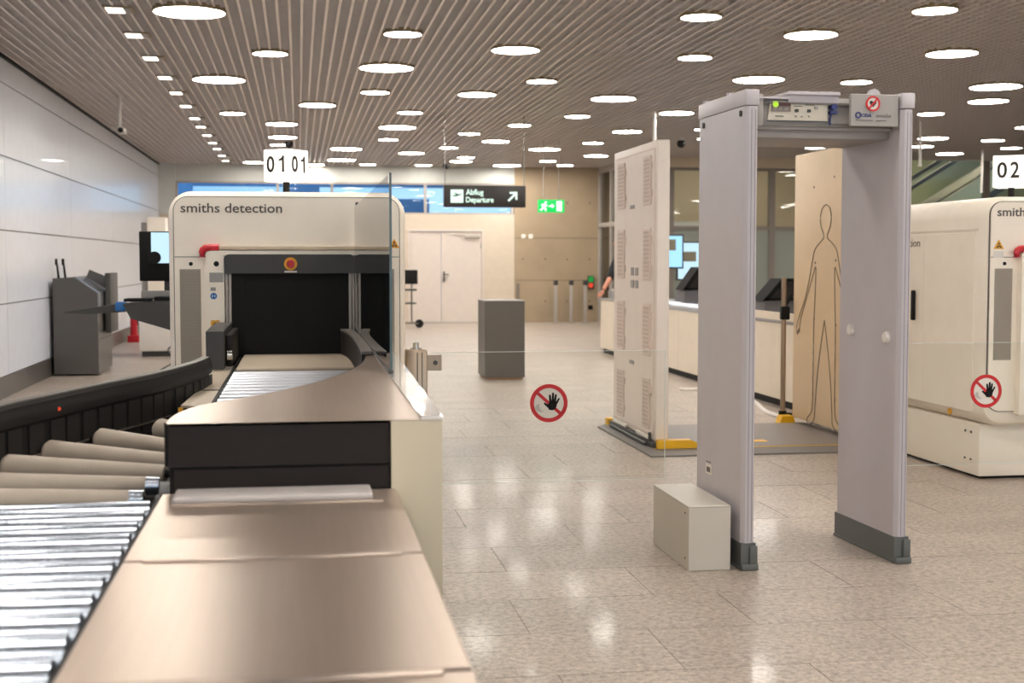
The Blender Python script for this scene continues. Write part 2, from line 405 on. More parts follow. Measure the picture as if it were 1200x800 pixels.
# rooms behind the glass
struct('wall_inner', G().box(7.1, 12.75, 30.6, 30.8, 0, 3.9).box(12.7, 12.8, 27.8, 30.8, 0, 3.9), bulk, smooth=False)
struct('wall_hall', G().box(6.9, 26, 43.8, 44, 0, 9).box(25.8, 26, 27.6, 44, 0, 9).box(7.1, 12.8, 30.85, 31.0, 0, 9), greendk, smooth=False)
struct('ceiling_hall', G().box(7.1, 26, 31, 44, 8.8, 9.0).box(7.1, 12.7, 27.7, 31, 3.9, 4.0), plenum, smooth=False)
struct('floor_hall', G().box(20.9, 26, 27.6, 44, -.1, 0), hallfl, smooth=False)
hallg = glow('hall_strip_glow', (255, 240, 205), 65)  # unseen strips, added to brighten the escalators and hall walls
for i, (x, y, w_) in enumerate(((15.5, 38, 3), (18.5, 38.5, 3), (21.5, 37, 3), (17, 42.6, 5))):
    z = 6.4 - (i == 3)*1.2
    t = thing('strip_light', ['long strip light in the escalator hall, nearest the left mullion', 'long strip light in the escalator hall, middle one of three', 'long strip light in the escalator hall, rightmost', 'long strip light low on the back of the escalator hall'][i], 'light', (x, y, z), 'strip lights of the escalator hall')
    obj('housing', G().box(x-w_/2, x+w_/2, y-.12, y+.12, z, z+.06), white, t); obj('diffuser', G().box(x-w_/2+.03, x+w_/2-.03, y-.1, y+.1, z-.02, z), hallg, t)
    obj('hanger', G().tube((x-1, y, z+.06), (x-1, y, 8.8), .012).tube((x+1, y, z+.06), (x+1, y, 8.8), .012), white, t)
x, y, z = 9.6, 29.2, 3.86  # one more unseen strip, added to light the room behind the glass
t = thing('strip_light', 'strip light under the low ceiling behind the glazed front', 'light', (x, y, z), 'strip lights behind the glass front')
obj('diffuser', G().box(8, 11.2, y-.15, y+.15, z-.02, z+.02), glow('hall_lamp', (255, 246, 230), 6), t); obj('housing', G().box(7.97, 11.23, y-.18, y+.18, z+.021, z+.03), white, t)

# escalators in the hall, climbing to the right
def escalator(x0, y0, w_, z0, label):
    sl = .60; L = 14
    def band(a, b): return [(x0, z0+a), (x0+L, z0+a+L*sl), (x0+L, z0+b+L*sl), (x0, z0+b)]
    t = thing('escalator', label, 'escalator', (x0, y0, z0), 'escalators behind the glass')
    obj('truss', G().prism(band(-.55, 0), 'y', y0, y0+w_), trussm, t, smooth=False)
    obj('step_band', G().prism(band(0, .05), 'y', y0+.12, y0+w_-.12), tread, t, smooth=False)
    for yy in (y0, y0+w_-.04):
        obj('balustrade', G().prism(band(0, .8), 'y', yy, yy+.03), g_clear, t, smooth=False)
        obj('handrail', G().prism(band(.8, .92), 'y', yy-.02, yy+.06), tread, t, smooth=False)
    obj('skirt', G().prism(band(-.75, -.55), 'y', y0, y0+w_), tread, t, smooth=False)
escalator(10.0, 34.0, 1.2, -1.1, 'lower right escalator climbing to the right, nearer the second machine')
escalator(10.0, 38.5, 1.2, .3, 'upper left escalator climbing to the right behind the glass')
tag(obj('planter_screen', G().box(14.6, 19.6, 29.2, 29.4, 0, 2.72, .02), black), 'black screen wall just above the right-hand machine, behind the glass', 'screen')

# right and rear walls
struct('wall_right', G().box(21, 21.2, -6.2, 27.6, 0, CEIL+.4), wallc, smooth=False)
struct('wall_rear', G().box(WL-.2, 21.2, -6.2, -6, 0, .6).box(WL-.2, 21.2, -6.2, -6, 3.2, CEIL+.4), wallc, smooth=False)
w4 = sroot('window_4')  # invented rear glazing, put in to bring light from behind the camera
for k in range(11): obj('mullion', G().box(WL+k*2.4-.05, WL+k*2.4+.05, -6.2, -6.05, .6, 3.2), frame_d, w4, smooth=False)
for k in range(10): obj('pane', G().box(WL+k*2.4+.05, WL+k*2.4+2.35, -6.13, -6.12, .6, 3.2), g_win, w4, smooth=False)

# ------------------------------------------------------------------ open-cell ceiling
ce = sroot('ceiling')
obj('plenum', G().box(WL-.2, 6.95, -6.2, FAR+.2, CEIL+.32, CEIL+.4).box(6.95, 21.2, -6.2, Y3+.3, CEIL+.32, CEIL+.4), plenum, ce, smooth=False)
def shared(name, g, m):
    bmesh.ops.recalc_face_normals(g.bm, faces=g.bm.faces); me = bpy.data.meshes.new(name); g.bm.to_mesh(me); g.bm.free(); me.materials.append(m); return me
mA = shared('ceiling_blade', G().box(-.007, .007, 0, FAR+6, -.008, .03).box(-.011, .011, 0, FAR+6, -.010, -.004), blade)
mB = shared('ceiling_blade', G().box(-.007, .007, 0, Y3+6, -.008, .03).box(-.011, .011, 0, Y3+6, -.010, -.004), blade)
x = WL + .06
while x < 20.95:
    o = bpy.data.objects.new('ceiling_blade', mA if x < 6.9 else mB); COL.objects.link(o); o.parent = ce; o.location = (x, -6, CEIL); x += .104
g = G(); y = -5.9
while y < FAR-.02:
    g.box(WL, 6.93 if y > Y3-.06 else 20.98, y-.003, y+.003, CEIL-.002, CEIL+.028); y += .104
obj('cross_blades', g, blade_x, ce, smooth=False, kind='stuff')

# round ceiling lights: x, y, diameter
LIGHTS = [(5.33,10.99,.39),(3.47,11.6,.37),(-.9,12.04,.62),(4.76,12.35,.51),(.98,12.89,.37),(6.61,13.23,.53),(2.17,13.69,.5),(4.1,13.91,.37),(-.27,14.3,.37),(.97,15.16,.61),(5.33,15.47,.61),(6.55,15.51,.38),(8.4,15.66,.63),(2.85,16.01,.37),(-.9,16.44,.62),(9.06,17.08,.53),(.97,17.37,.38),(2.26,17.39,.5),(4.08,17.57,.6),(9.02,18.67,.39),(.27,18.9,.51),(5.37,19.13,.51),(1.59,19.66,.38),(4.06,19.8,.38),(-.92,20.16,.38),(11.44,20.32,.38),(3.43,21.23,.37),(6.52,21.44,.41),(-.24,21.6,.5),(1.57,21.86,.61),(5.34,21.99,.5),(10.87,22.39,.53),(12.1,22.62,.41),(2.83,22.76,.38),(7.08,23.06,.47),(8.36,23.73,.61),(-.25,23.88,.5),(11.42,23.99,.44),(13.26,24.09,.4),(1.57,24.09,.37),(3.47,24.14,.5),(5.25,24.21,.38),(9.57,24.56,.38),(-.33,25.45,.36),(12.73,25.51,.54),(2.8,25.62,.37),(4.64,25.73,.62),(.91,26.21,.61),(2.21,27.04,.52),(5.95,27.15,.5),(3.41,27.97,.38),(5.26,28.77,.38),(3.44,29.1,.49),(.91,29.1,.61),(5.86,29.95,.38),(-.95,30.1,.45),(1.52,30.35,.38),(2.75,30.4,.38),(4.6,30.2,.62),(.36,30.6,.46)]
ORD = ['nearest', 'second nearest', 'third nearest', 'fourth nearest', 'fifth nearest', 'sixth nearest', 'seventh nearest', 'eighth nearest', 'ninth nearest', 'tenth nearest', 'eleventh nearest', 'twelfth nearest', 'thirteenth nearest']
ZONES = [(300, 'left of the white number cube'), (400, 'above the first X-ray machine'), (500, 'between number cube and black sign'),
         (600, 'above the black hanging sign'), (665, 'above the green exit sign'), (770, 'between exit sign and grey arch'),
         (870, 'just left of the grey arch'), (1050, 'seen over or through the arch'), (9999, 'right of the grey arch')]
cnt = {}
def lens_mesh(d):
    k = ('lens', round(d, 2))
    if k not in me_cache:
        me_cache[k] = (shared('diffuser', G().disc((0, 0), d/2-.012, -.028, -.02, 'z', 40), lamp),
                       shared('rim', G().ring((0, 0), d/2-.012, d/2, -.03, .07, 'z', 40), rim),
                       shared('housing', G().disc((0, 0), d/2-.012, -.019, .07, 'z', 24), white))
    return me_cache[k]
def ceiling_light(x, y, d, label, group):
    t = thing('ceiling_light', label, 'ceiling light', (x, y, CEIL), group)
    for nm, me in zip(('diffuser', 'rim', 'housing'), lens_mesh(d)):
        o = bpy.data.objects.new(nm, me); COL.objects.link(o); o.parent = t
for x, y, d in LIGHTS:
    px = 350 + x*1600/y*1.03
    z_ = next(i for i, q in enumerate(ZONES) if px < q[0]); k = cnt.get(z_, 0); cnt[z_] = k+1
    ceiling_light(x, y, d, ('large' if d > .56 else 'medium' if d > .45 else 'small') + ' round ceiling light, ' + ORD[k] + ' of those ' + ZONES[z_][1], 'round ceiling lights')
# the same lights go on overhead and behind the camera
for i, (x, y, d) in enumerate([(-1.5+2.49*a+.62*((a+b) % 2), -4.4+2.5*b, (.38, .5, .62)[(a*2+b) % 3]) for a in range(9) for b in range(6)]):
    ceiling_light(x, y, d, 'round ceiling light overhead on the near side of the hall, outside the picture', 'round ceiling lights overhead')
# small square spots along the left
SY = [12.05, 13.37, 14.84, 16.38, 17.84, 19.33, 20.97, 22.27, 23.75, 25.26, 26.59, 28.28, 29.7]
for k, y in enumerate(SY):
    t = thing('square_spotlight', 'small square recessed spotlight, ' + ORD[k] + ' in the row along the left wall', 'spotlight', (-1.48, y, CEIL), 'square spotlights along the left wall')
    obj('frame', G().box(-1.6, -1.36, y-.14, y+.14, CEIL-.022, CEIL-.012), rim, t, smooth=False)
    obj('lamp_face', G().box(-1.58, -1.44, y-.11, y+.11, CEIL-.03, CEIL-.0221), spot, t, smooth=False)
    obj('dark_half', G().box(-1.435, -1.38, y-.11, y+.11, CEIL-.028, CEIL-.0221), labelg, t, smooth=False)

# hanging rods, cameras
for x, y, zb, lb in ((5.04, 19.1, 2.6, 'thin white rod hanging from the ceiling behind the white scanner panel'), (9.5, 20.0, 2.9, 'thin white rod hanging from the ceiling just right of the grey arch'), (13.0, 24.7, 2.75, 'thin white rod hanging from the ceiling above the second X-ray machine')):
    t = thing('suspension_rod', lb, 'rod', (x, y, CEIL), 'white ceiling rods')
    obj('rod', G().tube((x, y, zb), (x, y, CEIL+.1), .022), white, t); obj('end_cap', G().tube((x, y, zb-.03), (x, y, zb), .03), white, t)
t = thing('security_camera', 'pendant camera on a white drop pole near the left wall', 'camera', (-2.27, 18.4, CEIL), 'ceiling cameras')
obj('drop_pole', G().tube((-2.27, 18.4, 3.14), (-2.27, 18.4, CEIL+.1), .022), white, t)
obj('arm', G().box(-2.38, -2.25, 18.37, 18.43, 3.10, 3.14, .006), white, t); b = obj('camera_body', G().box(-2.29, -2.2, 18.25, 18.5, 3.06, 3.13, .012), white, t)
obj('lens', G().tube((-2.245, 18.19, 3.09), (-2.245, 18.25, 3.09), .032), black, b)
for x, y, lb in ((-.15, 24.4, 'small black dome camera beside lamps above the number cube'), (6.6, 23.2, 'small black dome camera right of the green exit sign, near the ceiling'), (3.15, 29.4, 'small black dome camera above the black hanging sign')):
    t = thing('dome_camera', lb, 'camera', (x, y, CEIL), 'dome cameras')
    obj('mount', G().tube((x, y, CEIL-.05), (x, y, CEIL+.03), .05), white, t); g = G(); r = bmesh.ops.create_uvsphere(g.bm, u_segments=16, v_segments=10, radius=.075)
    for v in r['verts']: v.co += Vector((x, y, CEIL-.1))
    obj('dome', g, black, t)

# ------------------------------------------------------------------ X-ray machines
def xray(X0, YF, n, near_label, group):
    W_, H_ = 1.386, 1.825
    t = thing('x_ray_machine', near_label, 'x-ray machine', (X0+W_/2, YF, 0), group)
    sx = lambda p: X0 + (p-196)*.004968
    sz = lambda p: 1.42 - (p-305)*.00506
    YB = YF+2.7
    obj('base_cabinet', G().box(X0+.05, X0+W_-.05, YF+.12, YB-.1, .02, .36, .01), cream, t)
    obj('plinth_gap', G().box(X0+.09, X0+W_-.09, YF+.16, YB-.15, 0, .02), black, t)
    # shell: stacked cross sections along Y, with eased front and rear edges
    g = G(); secs = [(YF+.0, .055), (YF+.02, .02), (YF+.06, 0), (YB-.06, 0), (YB-.02, .02), (YB, .055)]; rings = []
    for yy, e in secs: rings.append([g.bm.verts.new((p[0], yy, p[1])) for p in rrect(X0+e, X0+W_-e, .36+e, H_-e, .135-e*.6, 8)])
    for a, b in zip(rings, rings[1:]):
        m = len(a)
        for k in range(m): g.bm.faces.new((a[k], a[(k+1) % m], b[(k+1) % m], b[k]))
    g.bm.faces.new(rings[0][::-1]); g.bm.faces.new(rings[-1])
    obj('shell', g, cream, t)
    F = YF
    fp = obj('front_panel', G().prism(rrect(sx(203), sx(467), .46, sz(232), .08, 8), 'y', F-.012, F+.01), cream, t)
    for q0, q1 in ((sx(203)+.002, sx(240)), (sx(437), sx(467)-.002)): obj('panel_seam', G().box(q0, q1, F-.0135, F-.012, sz(301)-.002, sz(301)+.002), textg, fp, smooth=False)
    obj('shell_seam', G().prism(rrect(sx(203)-.005, sx(467)+.005, .455, sz(232)+.005, .085, 8), 'y', F-.003, F+.008), textg, t)
    text('lettering', 'smiths detection', textg, fp, 'front', sx(211), sx(328.5), sz(250), sz(239), F-.012, .002, .012)
    obj('keyhole', G().disc((sx(417), sz(239)), .012, F-.018, F-.01), textg, fp)
    # vents either side
    for a, b in ((209, 233), (439, 461)):
        v = obj('vent_grille', G().box(sx(a), sx(b), F-.018, F-.011, sz(430), sz(315), .002, 1), vent, t)
        g = G(); q = sz(315)-.012
        while q > sz(430)+.01: g.box(sx(a)+.006, sx(b)-.006, F-.0195, F-.0178, q-.002, q+.002); q -= .012
        obj('vent_slot', g, mat('vent_slot_grey', (146, 136, 124), .6), v, smooth=False, kind='stuff')
        obj('latch_hole', G().disc((sx((a+b)/2+1), sz(309)), .0115, F-.016, F-.01), black, t)
    # projecting tunnel frame
    PF = F-.07
    g = G().prism(rrect(sx(240), sx(261), .44, sz(294), .03, 5, 'tl'), 'y', PF, F).prism(rrect(sx(413), sx(433), .44, sz(294), .03, 5, 'tr'), 'y', PF, F).box(sx(261), sx(413), PF, F, sz(299), sz(294)).box(sx(261), sx(413), PF, F, .44, .80)
    tf = obj('tunnel_frame', g, cream, t)
    for q in (252, 421): obj('frame_hole', G().disc((sx(q), sz(309)), .0155, PF-.003, PF+.002), black, tf)
    obj('label_plate', G().box(sx(244), sx(260), PF-.004, PF+.001, sz(330), sz(319), .001, 1), labelg, tf)
    obj('warning_label', G().box(sx(245), sx(255), PF-.003, PF+.001, sz(384), sz(374)), amber, tf, smooth=False)
    obj('label_mark', G().ring((sx(250), sz(379)), .008, .012, PF-.0045, PF-.0028), black_t, tf)
    obj('blue_mark', G().ring((sx(248.5), sz(346)), .010, .019, PF-.003, PF+.001).box(sx(247.5), sx(249.5), PF-.003, PF+.001, sz(349), sz(343)), blue, tf)
    obj('small_mark', G().box(sx(245), sx(251), PF-.002, PF+.001, sz(340), sz(336)), labelg, tf, smooth=False)
    hd = obj('tunnel_header', G().prism(rrect(sx(261), sx(413), sz(320), sz(298), .03, 6, 'tl tr'), 'y', PF-.03, PF+.05), darkg, t)
    c = (sx(338), sz(309))
    eb = obj('emergency_stop', G().disc(c, .038, PF-.045, PF-.028), amber, t)
    obj('stop_button', G().tube((c[0], PF-.045, c[1]), (c[0], PF-.075, c[1]), .024, .021), red, eb)
    obj('stop_label', G().box(c[0]-.036, c[0]+.036, PF-.033, PF-.029, sz(319), sz(317)), signwhite, hd, smooth=False)
    for a, b in ((262.5, 265), (266, 269), (406, 409), (410, 412.5)):
        obj('steel_post', G().box(sx(a), sx(b), PF-.01, PF+.02, .80, sz(320)), frame_l, t, smooth=False)
    xs0, xs1 = sx(268), sx(407); N = 9; w_ = (xs1-xs0)/N
    obj('tunnel_dark', G().box(xs0, xs1, F-.02, F-.002, .80, sz(318)), black, t, smooth=False)
    for k in range(N):
        obj('curtain_strip', G().box(xs0+k*w_+.001, xs0+(k+1)*w_+.004, PF+.012+(k % 2)*.007, PF+.017+(k % 2)*.007, .872, sz(318)), black, t, smooth=False)
    # cable rail with red elbow
    z = sz(290.5)
    r_ = obj('protective_rail', G().box(sx(255), sx(457), F-.05, F-.012, z-.011, z+.011, .005), tanplate, t)
    el = [(sx(235.5), F-.04, sz(301)), (sx(235.5), F-.04, sz(296)), (sx(236.5), F-.04, sz(293)), (sx(239), F-.04, sz(291)), (sx(243), F-.04, sz(290.3)), (sx(255), F-.04, sz(290.3))]
    obj('red_elbow', G().path(el, .021, 12), red, r_)
    # sensor bar at the mouth, right jamb
    obj('light_barrier', G().tube((sx(424), PF-.02, .9), (sx(424), PF-.02, sz(320)), .018).box(sx(421), sx(427), PF-.03, PF, .97, 1.0), chrome, t)
    # radiation triangle + plate
    tx = sx(461) if n == 1 else sx(213.5)
    tz = sz(286.5)
    s_ = .032 if n == 1 else .034
    tri = obj('radiation_sign', G().prism([(tx-s_, tz-s_*.62), (tx+s_, tz-s_*.62), (tx, tz+s_*1.1)], 'y', F-.0165, F-.012), amber, t, smooth=False)
    obj('trefoil', G().disc((tx, tz-.002), .005, F-.018, F-.016, n=12).disc((tx-.010, tz+.004-.012), .006, F-.018, F-.016, n=10).disc((tx+.010, tz-.008), .006, F-.018, F-.016, n=10).disc((tx, tz+.012), .006, F-.018, F-.016, n=10), black_t, tri)
    if n == 2: obj('rating_plate', G().box(tx-s_, tx+s_, F-.0145, F-.012, tz-.075, tz-.035), signwhite, t, smooth=False)
    # left flank : doors, seams, handles
    Xl = X0
    obj('side_door', G().box(Xl-.006, Xl+.01, YF+.835+.005, YB-.25, .44, 1.60, .003, 1), cream, t)
    obj('side_door', G().box(Xl-.006, Xl+.01, YF+.12, YF+.835, .44, 1.60, .003, 1), cream, t)
    sd = obj('side_rail', G().box(Xl-.004, Xl+.01, YF+.08, YB-.1, 1.61, 1.625, .002, 1), cream_d, t)
    obj('door_handle', G().box(Xl-.03, Xl-.006, YF+.95, YF+.99, 1.0, 1.21, .008), black, t)
    tl = text('lettering', 'smiths detection', textg, t, 'left', YF+1.65, YF+.90, 1.515, 1.57, Xl-.006)
    obj('yellow_label', G().disc((YF+.42, .415), .022, Xl-.010, Xl+.002, 'x'), amber, t)
    for q, w in ((.30, .30), (.22, .30), (.30, .12), (.22, .12)): obj('base_screw', G().disc((YF+q, w), .008, Xl+.044, Xl+.052, 'x', 10), textg, t)
    obj('castor', G().tube((X0+.2, YF+.3, .03), (X0+.25, YF+.3, .03), .03), black, t)
    return t
xray(-.752, 8.2, 1, 'cream X-ray baggage machine with red elbow, feeding the roller lane on the left', 'x-ray machines')
xray(4.293, 8.1, 2, 'cream X-ray baggage machine cut off by the right edge of the picture', 'x-ray machines')

def num_cube(cx, cy, s, zb, txt, label, rz):
    t = thing('number_sign', label, 'sign', (cx, cy, zb), 'number cubes', rz)
    h = s/2
    def g_(*a): return G().box(*a)
    c = obj('cube', G().box(cx-h, cx+h, cy-h, cy+h, zb+.10, zb+.10+s, .006), cube_e, t)
    for (ax) in range(4):
        za, zc = zb+.10+s*.28, zb+.10+s*.80
        for i_, ch in enumerate(txt):
            u0, u1 = (cx-h*.74, cx-h*.12) if i_ == 0 else (cx+h*.06, cx+h*.62)
            if ch == '1':
                w_ = h*.17; H_ = zc-za
                g1 = G().prism([(u1-w_, za), (u1, za), (u1, zc), (u1-w_*.75, zc), (u1-w_*1.3, zc-H_*.14), (u1-w_*2.6, zc-H_*.24), (u1-w_*2.6, zc-H_*.34), (u1-w_, zc-H_*.30)], 'y', cy-h-.002, cy-h)
                dg_ = obj('digit', g1, black_t, t, smooth=False)
            else: dg_ = text('digit', ch, black_t, t, 'front', u0, u1, za, zc, cy-h-.0005, .0015, .02)
            dg_.rotation_euler = (0, 0, ax*math.pi/2)
    obj('pole', G().tube((cx, cy, zb), (cx, cy, zb+.10), .022), black, t)
num_cube(-.075, 9.0, .205, 1.825, '01', 'white cube sign numbered 01 on a black pole above the first X-ray machine', math.radians(-35-2+0))
num_cube(4.96, 9.0, .22, 1.83, '02', 'white cube sign with a black 0 above the second X-ray machine, at the right edge', math.radians(-37))

# ------------------------------------------------------------------ roller lane and benches
LB, UP = .82, 1.00
# --- low steel bench in the foreground
t = thing('steel_bench', 'low brushed steel counter filling the foreground beside the roller lane', 'counter', (-.06, 2.5, 0))
x0, x1 = -.352, .248
obj('frame_side', G().box(x0+.03, x1-.01, .75, 3.57, .30, LB-.028), dark, t, smooth=False)
obj('bench_deck', G().box(x0, x1, .7, 3.585, LB-.028, LB-.006, .004), steel, t)
for a, b in ((.7, 1.955), (1.972, 2.772), (2.789, 3.40)):
    obj('top_sheet', G().box(x0, x1-.0, a, b, LB-.006, LB, .002, 1), steel, t, smooth=False)
    obj('seam_lip', G().box(x0+.04, x1-.045, b-.018, b-.002, LB, LB+.005, .002), steel, t)
obj('back_sheet', G().box(x0, x1, 3.402, 3.583, LB-.006, LB-.001, .002, 1), steel, t, smooth=False)
obj('raised_lip', G().box(-.315, .18, 3.42, 3.56, LB-.002, LB+.016, .007, 3), mat('lip_grey', (188, 180, 176), .35), t)
for xx in (x0+.06, x1-.06):
    for yy in (.9, 3.3): obj('leg', G().box(xx-.03, xx+.03, yy-.03, yy+.03, 0, .30), darkg, t, smooth=False)

# --- curved upper bench
t = thing('curved_bench', 'raised steel topped bench with dark front and curved edge before the X-ray machine', 'counter', (0, 5.5, 0))
curve = cat_rom([(-.345, 3.62), (-.335, 3.82), (-.30, 4.0), (-.235, 4.14), (-.108, 4.36), (-.028, 4.54), (.091, 4.86), (.205, 5.32), (.268, 5.75), (.296, 6.25), (.300, 6.9), (.298, 7.5), (.290, 8.05)], 5)
poly = [(.318, 3.585), (.328, 8.05)] + curve[::-1] + [(-.335, 3.585)]
obj('bench_top', G().prism(poly, 'z', UP-.005, UP), steel, t)
obj('bench_core', G().prism([(.234, 3.60), (.312, 4.2), (.316, 8.04)] + [(p[0]+.008, p[1]) for p in curve[::-1]] + [(-.323, 3.60)], 'z', .25, UP-.006), rubber, t)
obj('front_board', G().box(-.338, .234, 3.587, 3.60, .885, UP-.006, .002, 1), dark, t)
obj('front_board', G().box(-.325, .234, 3.59, 3.60, LB-.0, .881, .002, 1), dark, t)
obj('edge_band', G().sweep(curve, [(-.004, .885), (.004, .885), (.004, UP-.001), (-.004, UP-.001)]), rubber, t)
for xx, yy in ((-.2, 3.8), (.15, 3.8), (.2, 7.7)): obj('leg', G().box(xx-.03, xx+.03, yy-.03, yy+.03, 0, .25), darkg, t, smooth=False)
# --- inner guard beside the belt mouth
t = thing('belt_guard', 'black curved belt guard with grey top at the right of the tunnel mouth', 'guard', (.26, 7.3, .86))
c2 = cat_rom([(.292, 6.05), (.298, 6.5), (.300, 7.0), (.298, 7.4), (.285, 7.8), (.26, 8.09)], 6)
obj('guard_wall', G().sweep(c2, [(-.020, .872), (-.006, .872), (-.006, 1.005), (-.020, 1.005)]), rubber, t)
obj('guard_cap', G().sweep(c2, [(-.022, 1.006), (.026, 1.006), (.026, 1.018), (-.022, 1.018)]), greytop, t)
# --- white side wall
t = thing('divider_panel', 'low white divider wall with glossy cap beside the steel benches', 'divider wall', (.3, 5.8, 0))
obj('wall_body', G().box(.2365, .372, 3.583, 3.600, 0, UP-.001).prism([(.319, 3.6), (.372, 3.6), (.43, 6.5), (.43, 8.1), (.331, 8.1)], 'z', 0, UP-.001), mat('divider_cream', (216, 203, 176), .3, coat=.3), t, smooth=False)
obj('wall_cap', G().prism([(.316, 3.58), (.374, 3.58), (.432, 6.5), (.432, 8.1), (.330, 8.1)], 'z', UP, UP+.008), mat('gloss_white_cap', (240, 234, 226), .15, coat=.8), t)
# --- glass side screen
t = thing('glass_screen', 'upright clear glass pane standing on the bench right of the tunnel', 'glass screen', (.327, 6.6, UP))
obj('pane', G().box(.326, .334, 4.98, 8.12, UP+.012, 1.735, .002, 1), g_pane, t, smooth=False)
obj('pane_edge', G().box(.3255, .3345, 4.972, 4.979, UP+.012, 1.737), mat('glass_edge', (78, 92, 92), .2), t, smooth=False)
obj('channel', G().box(.322, .338, 4.97, 8.12, UP+.008, UP+.02, .002, 1), darkg, t)

# --- roller lane
t = thing('roller_conveyor', 'curving roller conveyor lane with tan and steel rollers leading to the X-ray machine', 'conveyor', (-.6, 5, 0))
k_ = 0; y = 3.48
while y > .6:
    r_ = obj('roller', G().tube((-.93, y, LB-.045), (-.372, y, LB-.045), .045, n=28), zinc, t)
    obj('axle', G().tube((-.96, y, LB-.045), (-.362, y, LB-.045), .009, n=8), darkg, r_)
    y -= .1375
tans = [((-.905, 3.645, .84), (-.445, 3.66, .82)), ((-.90, 3.88, .845), (-.426, 3.88, .82)), ((-.871, 4.22, .845), (-.393, 4.10, .82)), ((-.805, 4.54, .845), (-.412+.02, 4.34, .82)), ((-.687, 4.84, .845), (-.43, 4.69, .82)), ((-.51, 5.10, .845), (-.29, 4.88, .82))]
for i, (a, b) in enumerate(tans):
    r0, r1 = .041, .027
    a = Vector(a); b = Vector(b); a.z -= r0; b.z -= r1; d = (b-a).normalized()
    e0 = a + d*.012
    rr = obj('tan_roller', G().tube(a, e0, r0*.8, r0, n=28).tube(e0, b, r0, r1, n=28), tan, t)
    if i < 2:
        obj('end_sleeve', G().tube(b, b+d*.036, .026, .025, n=20), zinc, rr); b = b+d*.036
    obj('roller_axle', G().tube(b, b+d*.03, .011, n=10), black, rr); obj('roller_axle', G().tube(a-d*.03, a, .011, n=10), black, rr)
obj('side_channel', G().box(-.362, -.353, .6, 3.56, LB-.10, LB-.004), black, t, smooth=False)
for k in range(22): obj('rail_notch', G().disc((3.41-.1375*k, LB-.030), .024, -.3665, -.3625, 'x', 12), darkg, t)
obj('lane_floor', G().prism([(-.97, .6), (-.36, .6), (-.36, 3.6), (-.35, 4.0), (-.12, 4.8), (.05, 5.4), (-.33, 5.6), (-.44, 5.7), (-.6, 5.2), (-.8, 4.6), (-.92, 4.1), (-.97, 3.5)], 'z', .70, .72), black, t, smooth=False)
gc = cat_rom([(-.985, .6), (-.985, 2.4), (-.975, 3.3), (-.955, 3.75), (-.888, 4.257), (-.799, 4.595), (-.68, 5.01), (-.555, 5.40), (-.475, 5.75), (-.425, 6.05), (-.40, 6.32)], 7)
GZ = .98
gr = obj('outer_guard', G().sweep(gc, [(-.035, .91), (.004, .91), (.010, .925), (.010, .945), (.004, .955), (.004, GZ-.012), (-.004, GZ), (-.035, GZ)]), rubber, t)
obj('guard_cap', G().sweep(gc, [(-.038, GZ), (-.002, GZ), (-.002, GZ+.005), (-.038, GZ+.005)]), greytop, gr)
obj('guard_skirt', G().sweep(gc, [(-.033, .74), (-.006, .74), (-.006, .909), (-.033, .909)]), black, t)
# skirt segments
n_ = 0; acc = 0
for a, b in zip(gc, gc[1:]):
    acc += math.dist(a, b)
    if acc > .105 and a[1] > 2:
        acc = 0; d = Vector((b[0]-a[0], b[1]-a[1])).normalized(); nn = Vector((d.y, -d.x)); p = Vector(a)
        q = p + nn*(-.004)
        obj('skirt_segment', G().sweep([(q.x, q.y), (q.x+d.x*.098, q.y+d.y*.098)], [(-.003, .76), (.003, .76), (.003, .900), (-.003, .900)]), rubber, t, smooth=False)
bp = [(-.30, 4.8), (-.43, 5.35)]
obj('inner_rail', G().sweep([p for p in gc if 3.0 < p[1] < 5.6], [(.004, .800), (.009, .800), (.009, .806), (.004, .806)]), steel, t)
obj('corner_bracket', G().box(-.385, -.34, 3.63, 3.72, .72, .80, .015, 3), darkg, t)
obj('joint_knuckle', G().tube((-.365, 3.66, .815), (-.34, 3.66, .815), .024), labelg, t)
obj('status_led', G().disc((-.78+.0, .935), .006, 4.62, 4.63, 'y', 10), led_r, t)
obj('side_plate', G().prism([(-.46, 5.45), (-.345, 5.35), (-.345, 7.2), (-.44, 7.2), (-.43, 6.3)], 'z', .845, .855), tanplate, t, smooth=False)
obj('plate_joint', G().box(-.345, -.332, 5.3, 8.05, .80, .862).box(-.44, -.335, 6.05, 6.07, .855, .857), black, t, smooth=False)
obj('yellow_sticker', G().box(-.458, -.44, 5.30, 5.305, .83, .862), amber, t, smooth=False)
for xx, yy in ((-.95, 1.0), (-.40, 1.0), (-.95, 3.2), (-.42, 3.2), (-.5, 5.4)): obj('leg', G().box(xx-.025, xx+.025, yy-.025, yy+.025, 0, .70), darkg, t, smooth=False)

# --- belt section in front of the tunnel
t = thing('infeed_table', 'infeed table with steel rollers and tan belt at the tunnel mouth', 'conveyor', (0, 7, 0))
y = 5.1-.0; TZ = .868
while y < 7.05:
    r_ = obj('roller', G().tube((-.325, y, TZ-.045), (.285, y, TZ-.045), .045, n=24), mat('infeed_zinc', (226, 230, 240), .36, 1, noise=(3, .02, (1, 1, 1))), t); y += .15
obj('belt', G().box(-.325, .285, 7.12, 8.18, TZ-.03, TZ, .012, 3), tanplate, t)
obj('side_frame', G().box(-.331, -.326, 5.0, 8.1, .72, .855).box(.287, .292, 6, 8.1, .72, .86), darkg, t, smooth=False)
obj('table_tray', G().box(-.325, .285, 5.0, 8.1, .70, .74), black, t, smooth=False)
for xx in (-.28, .24): obj('leg', G().box(xx-.025, xx+.025, 7.0, 7.05, 0, .70), darkg, t, smooth=False)
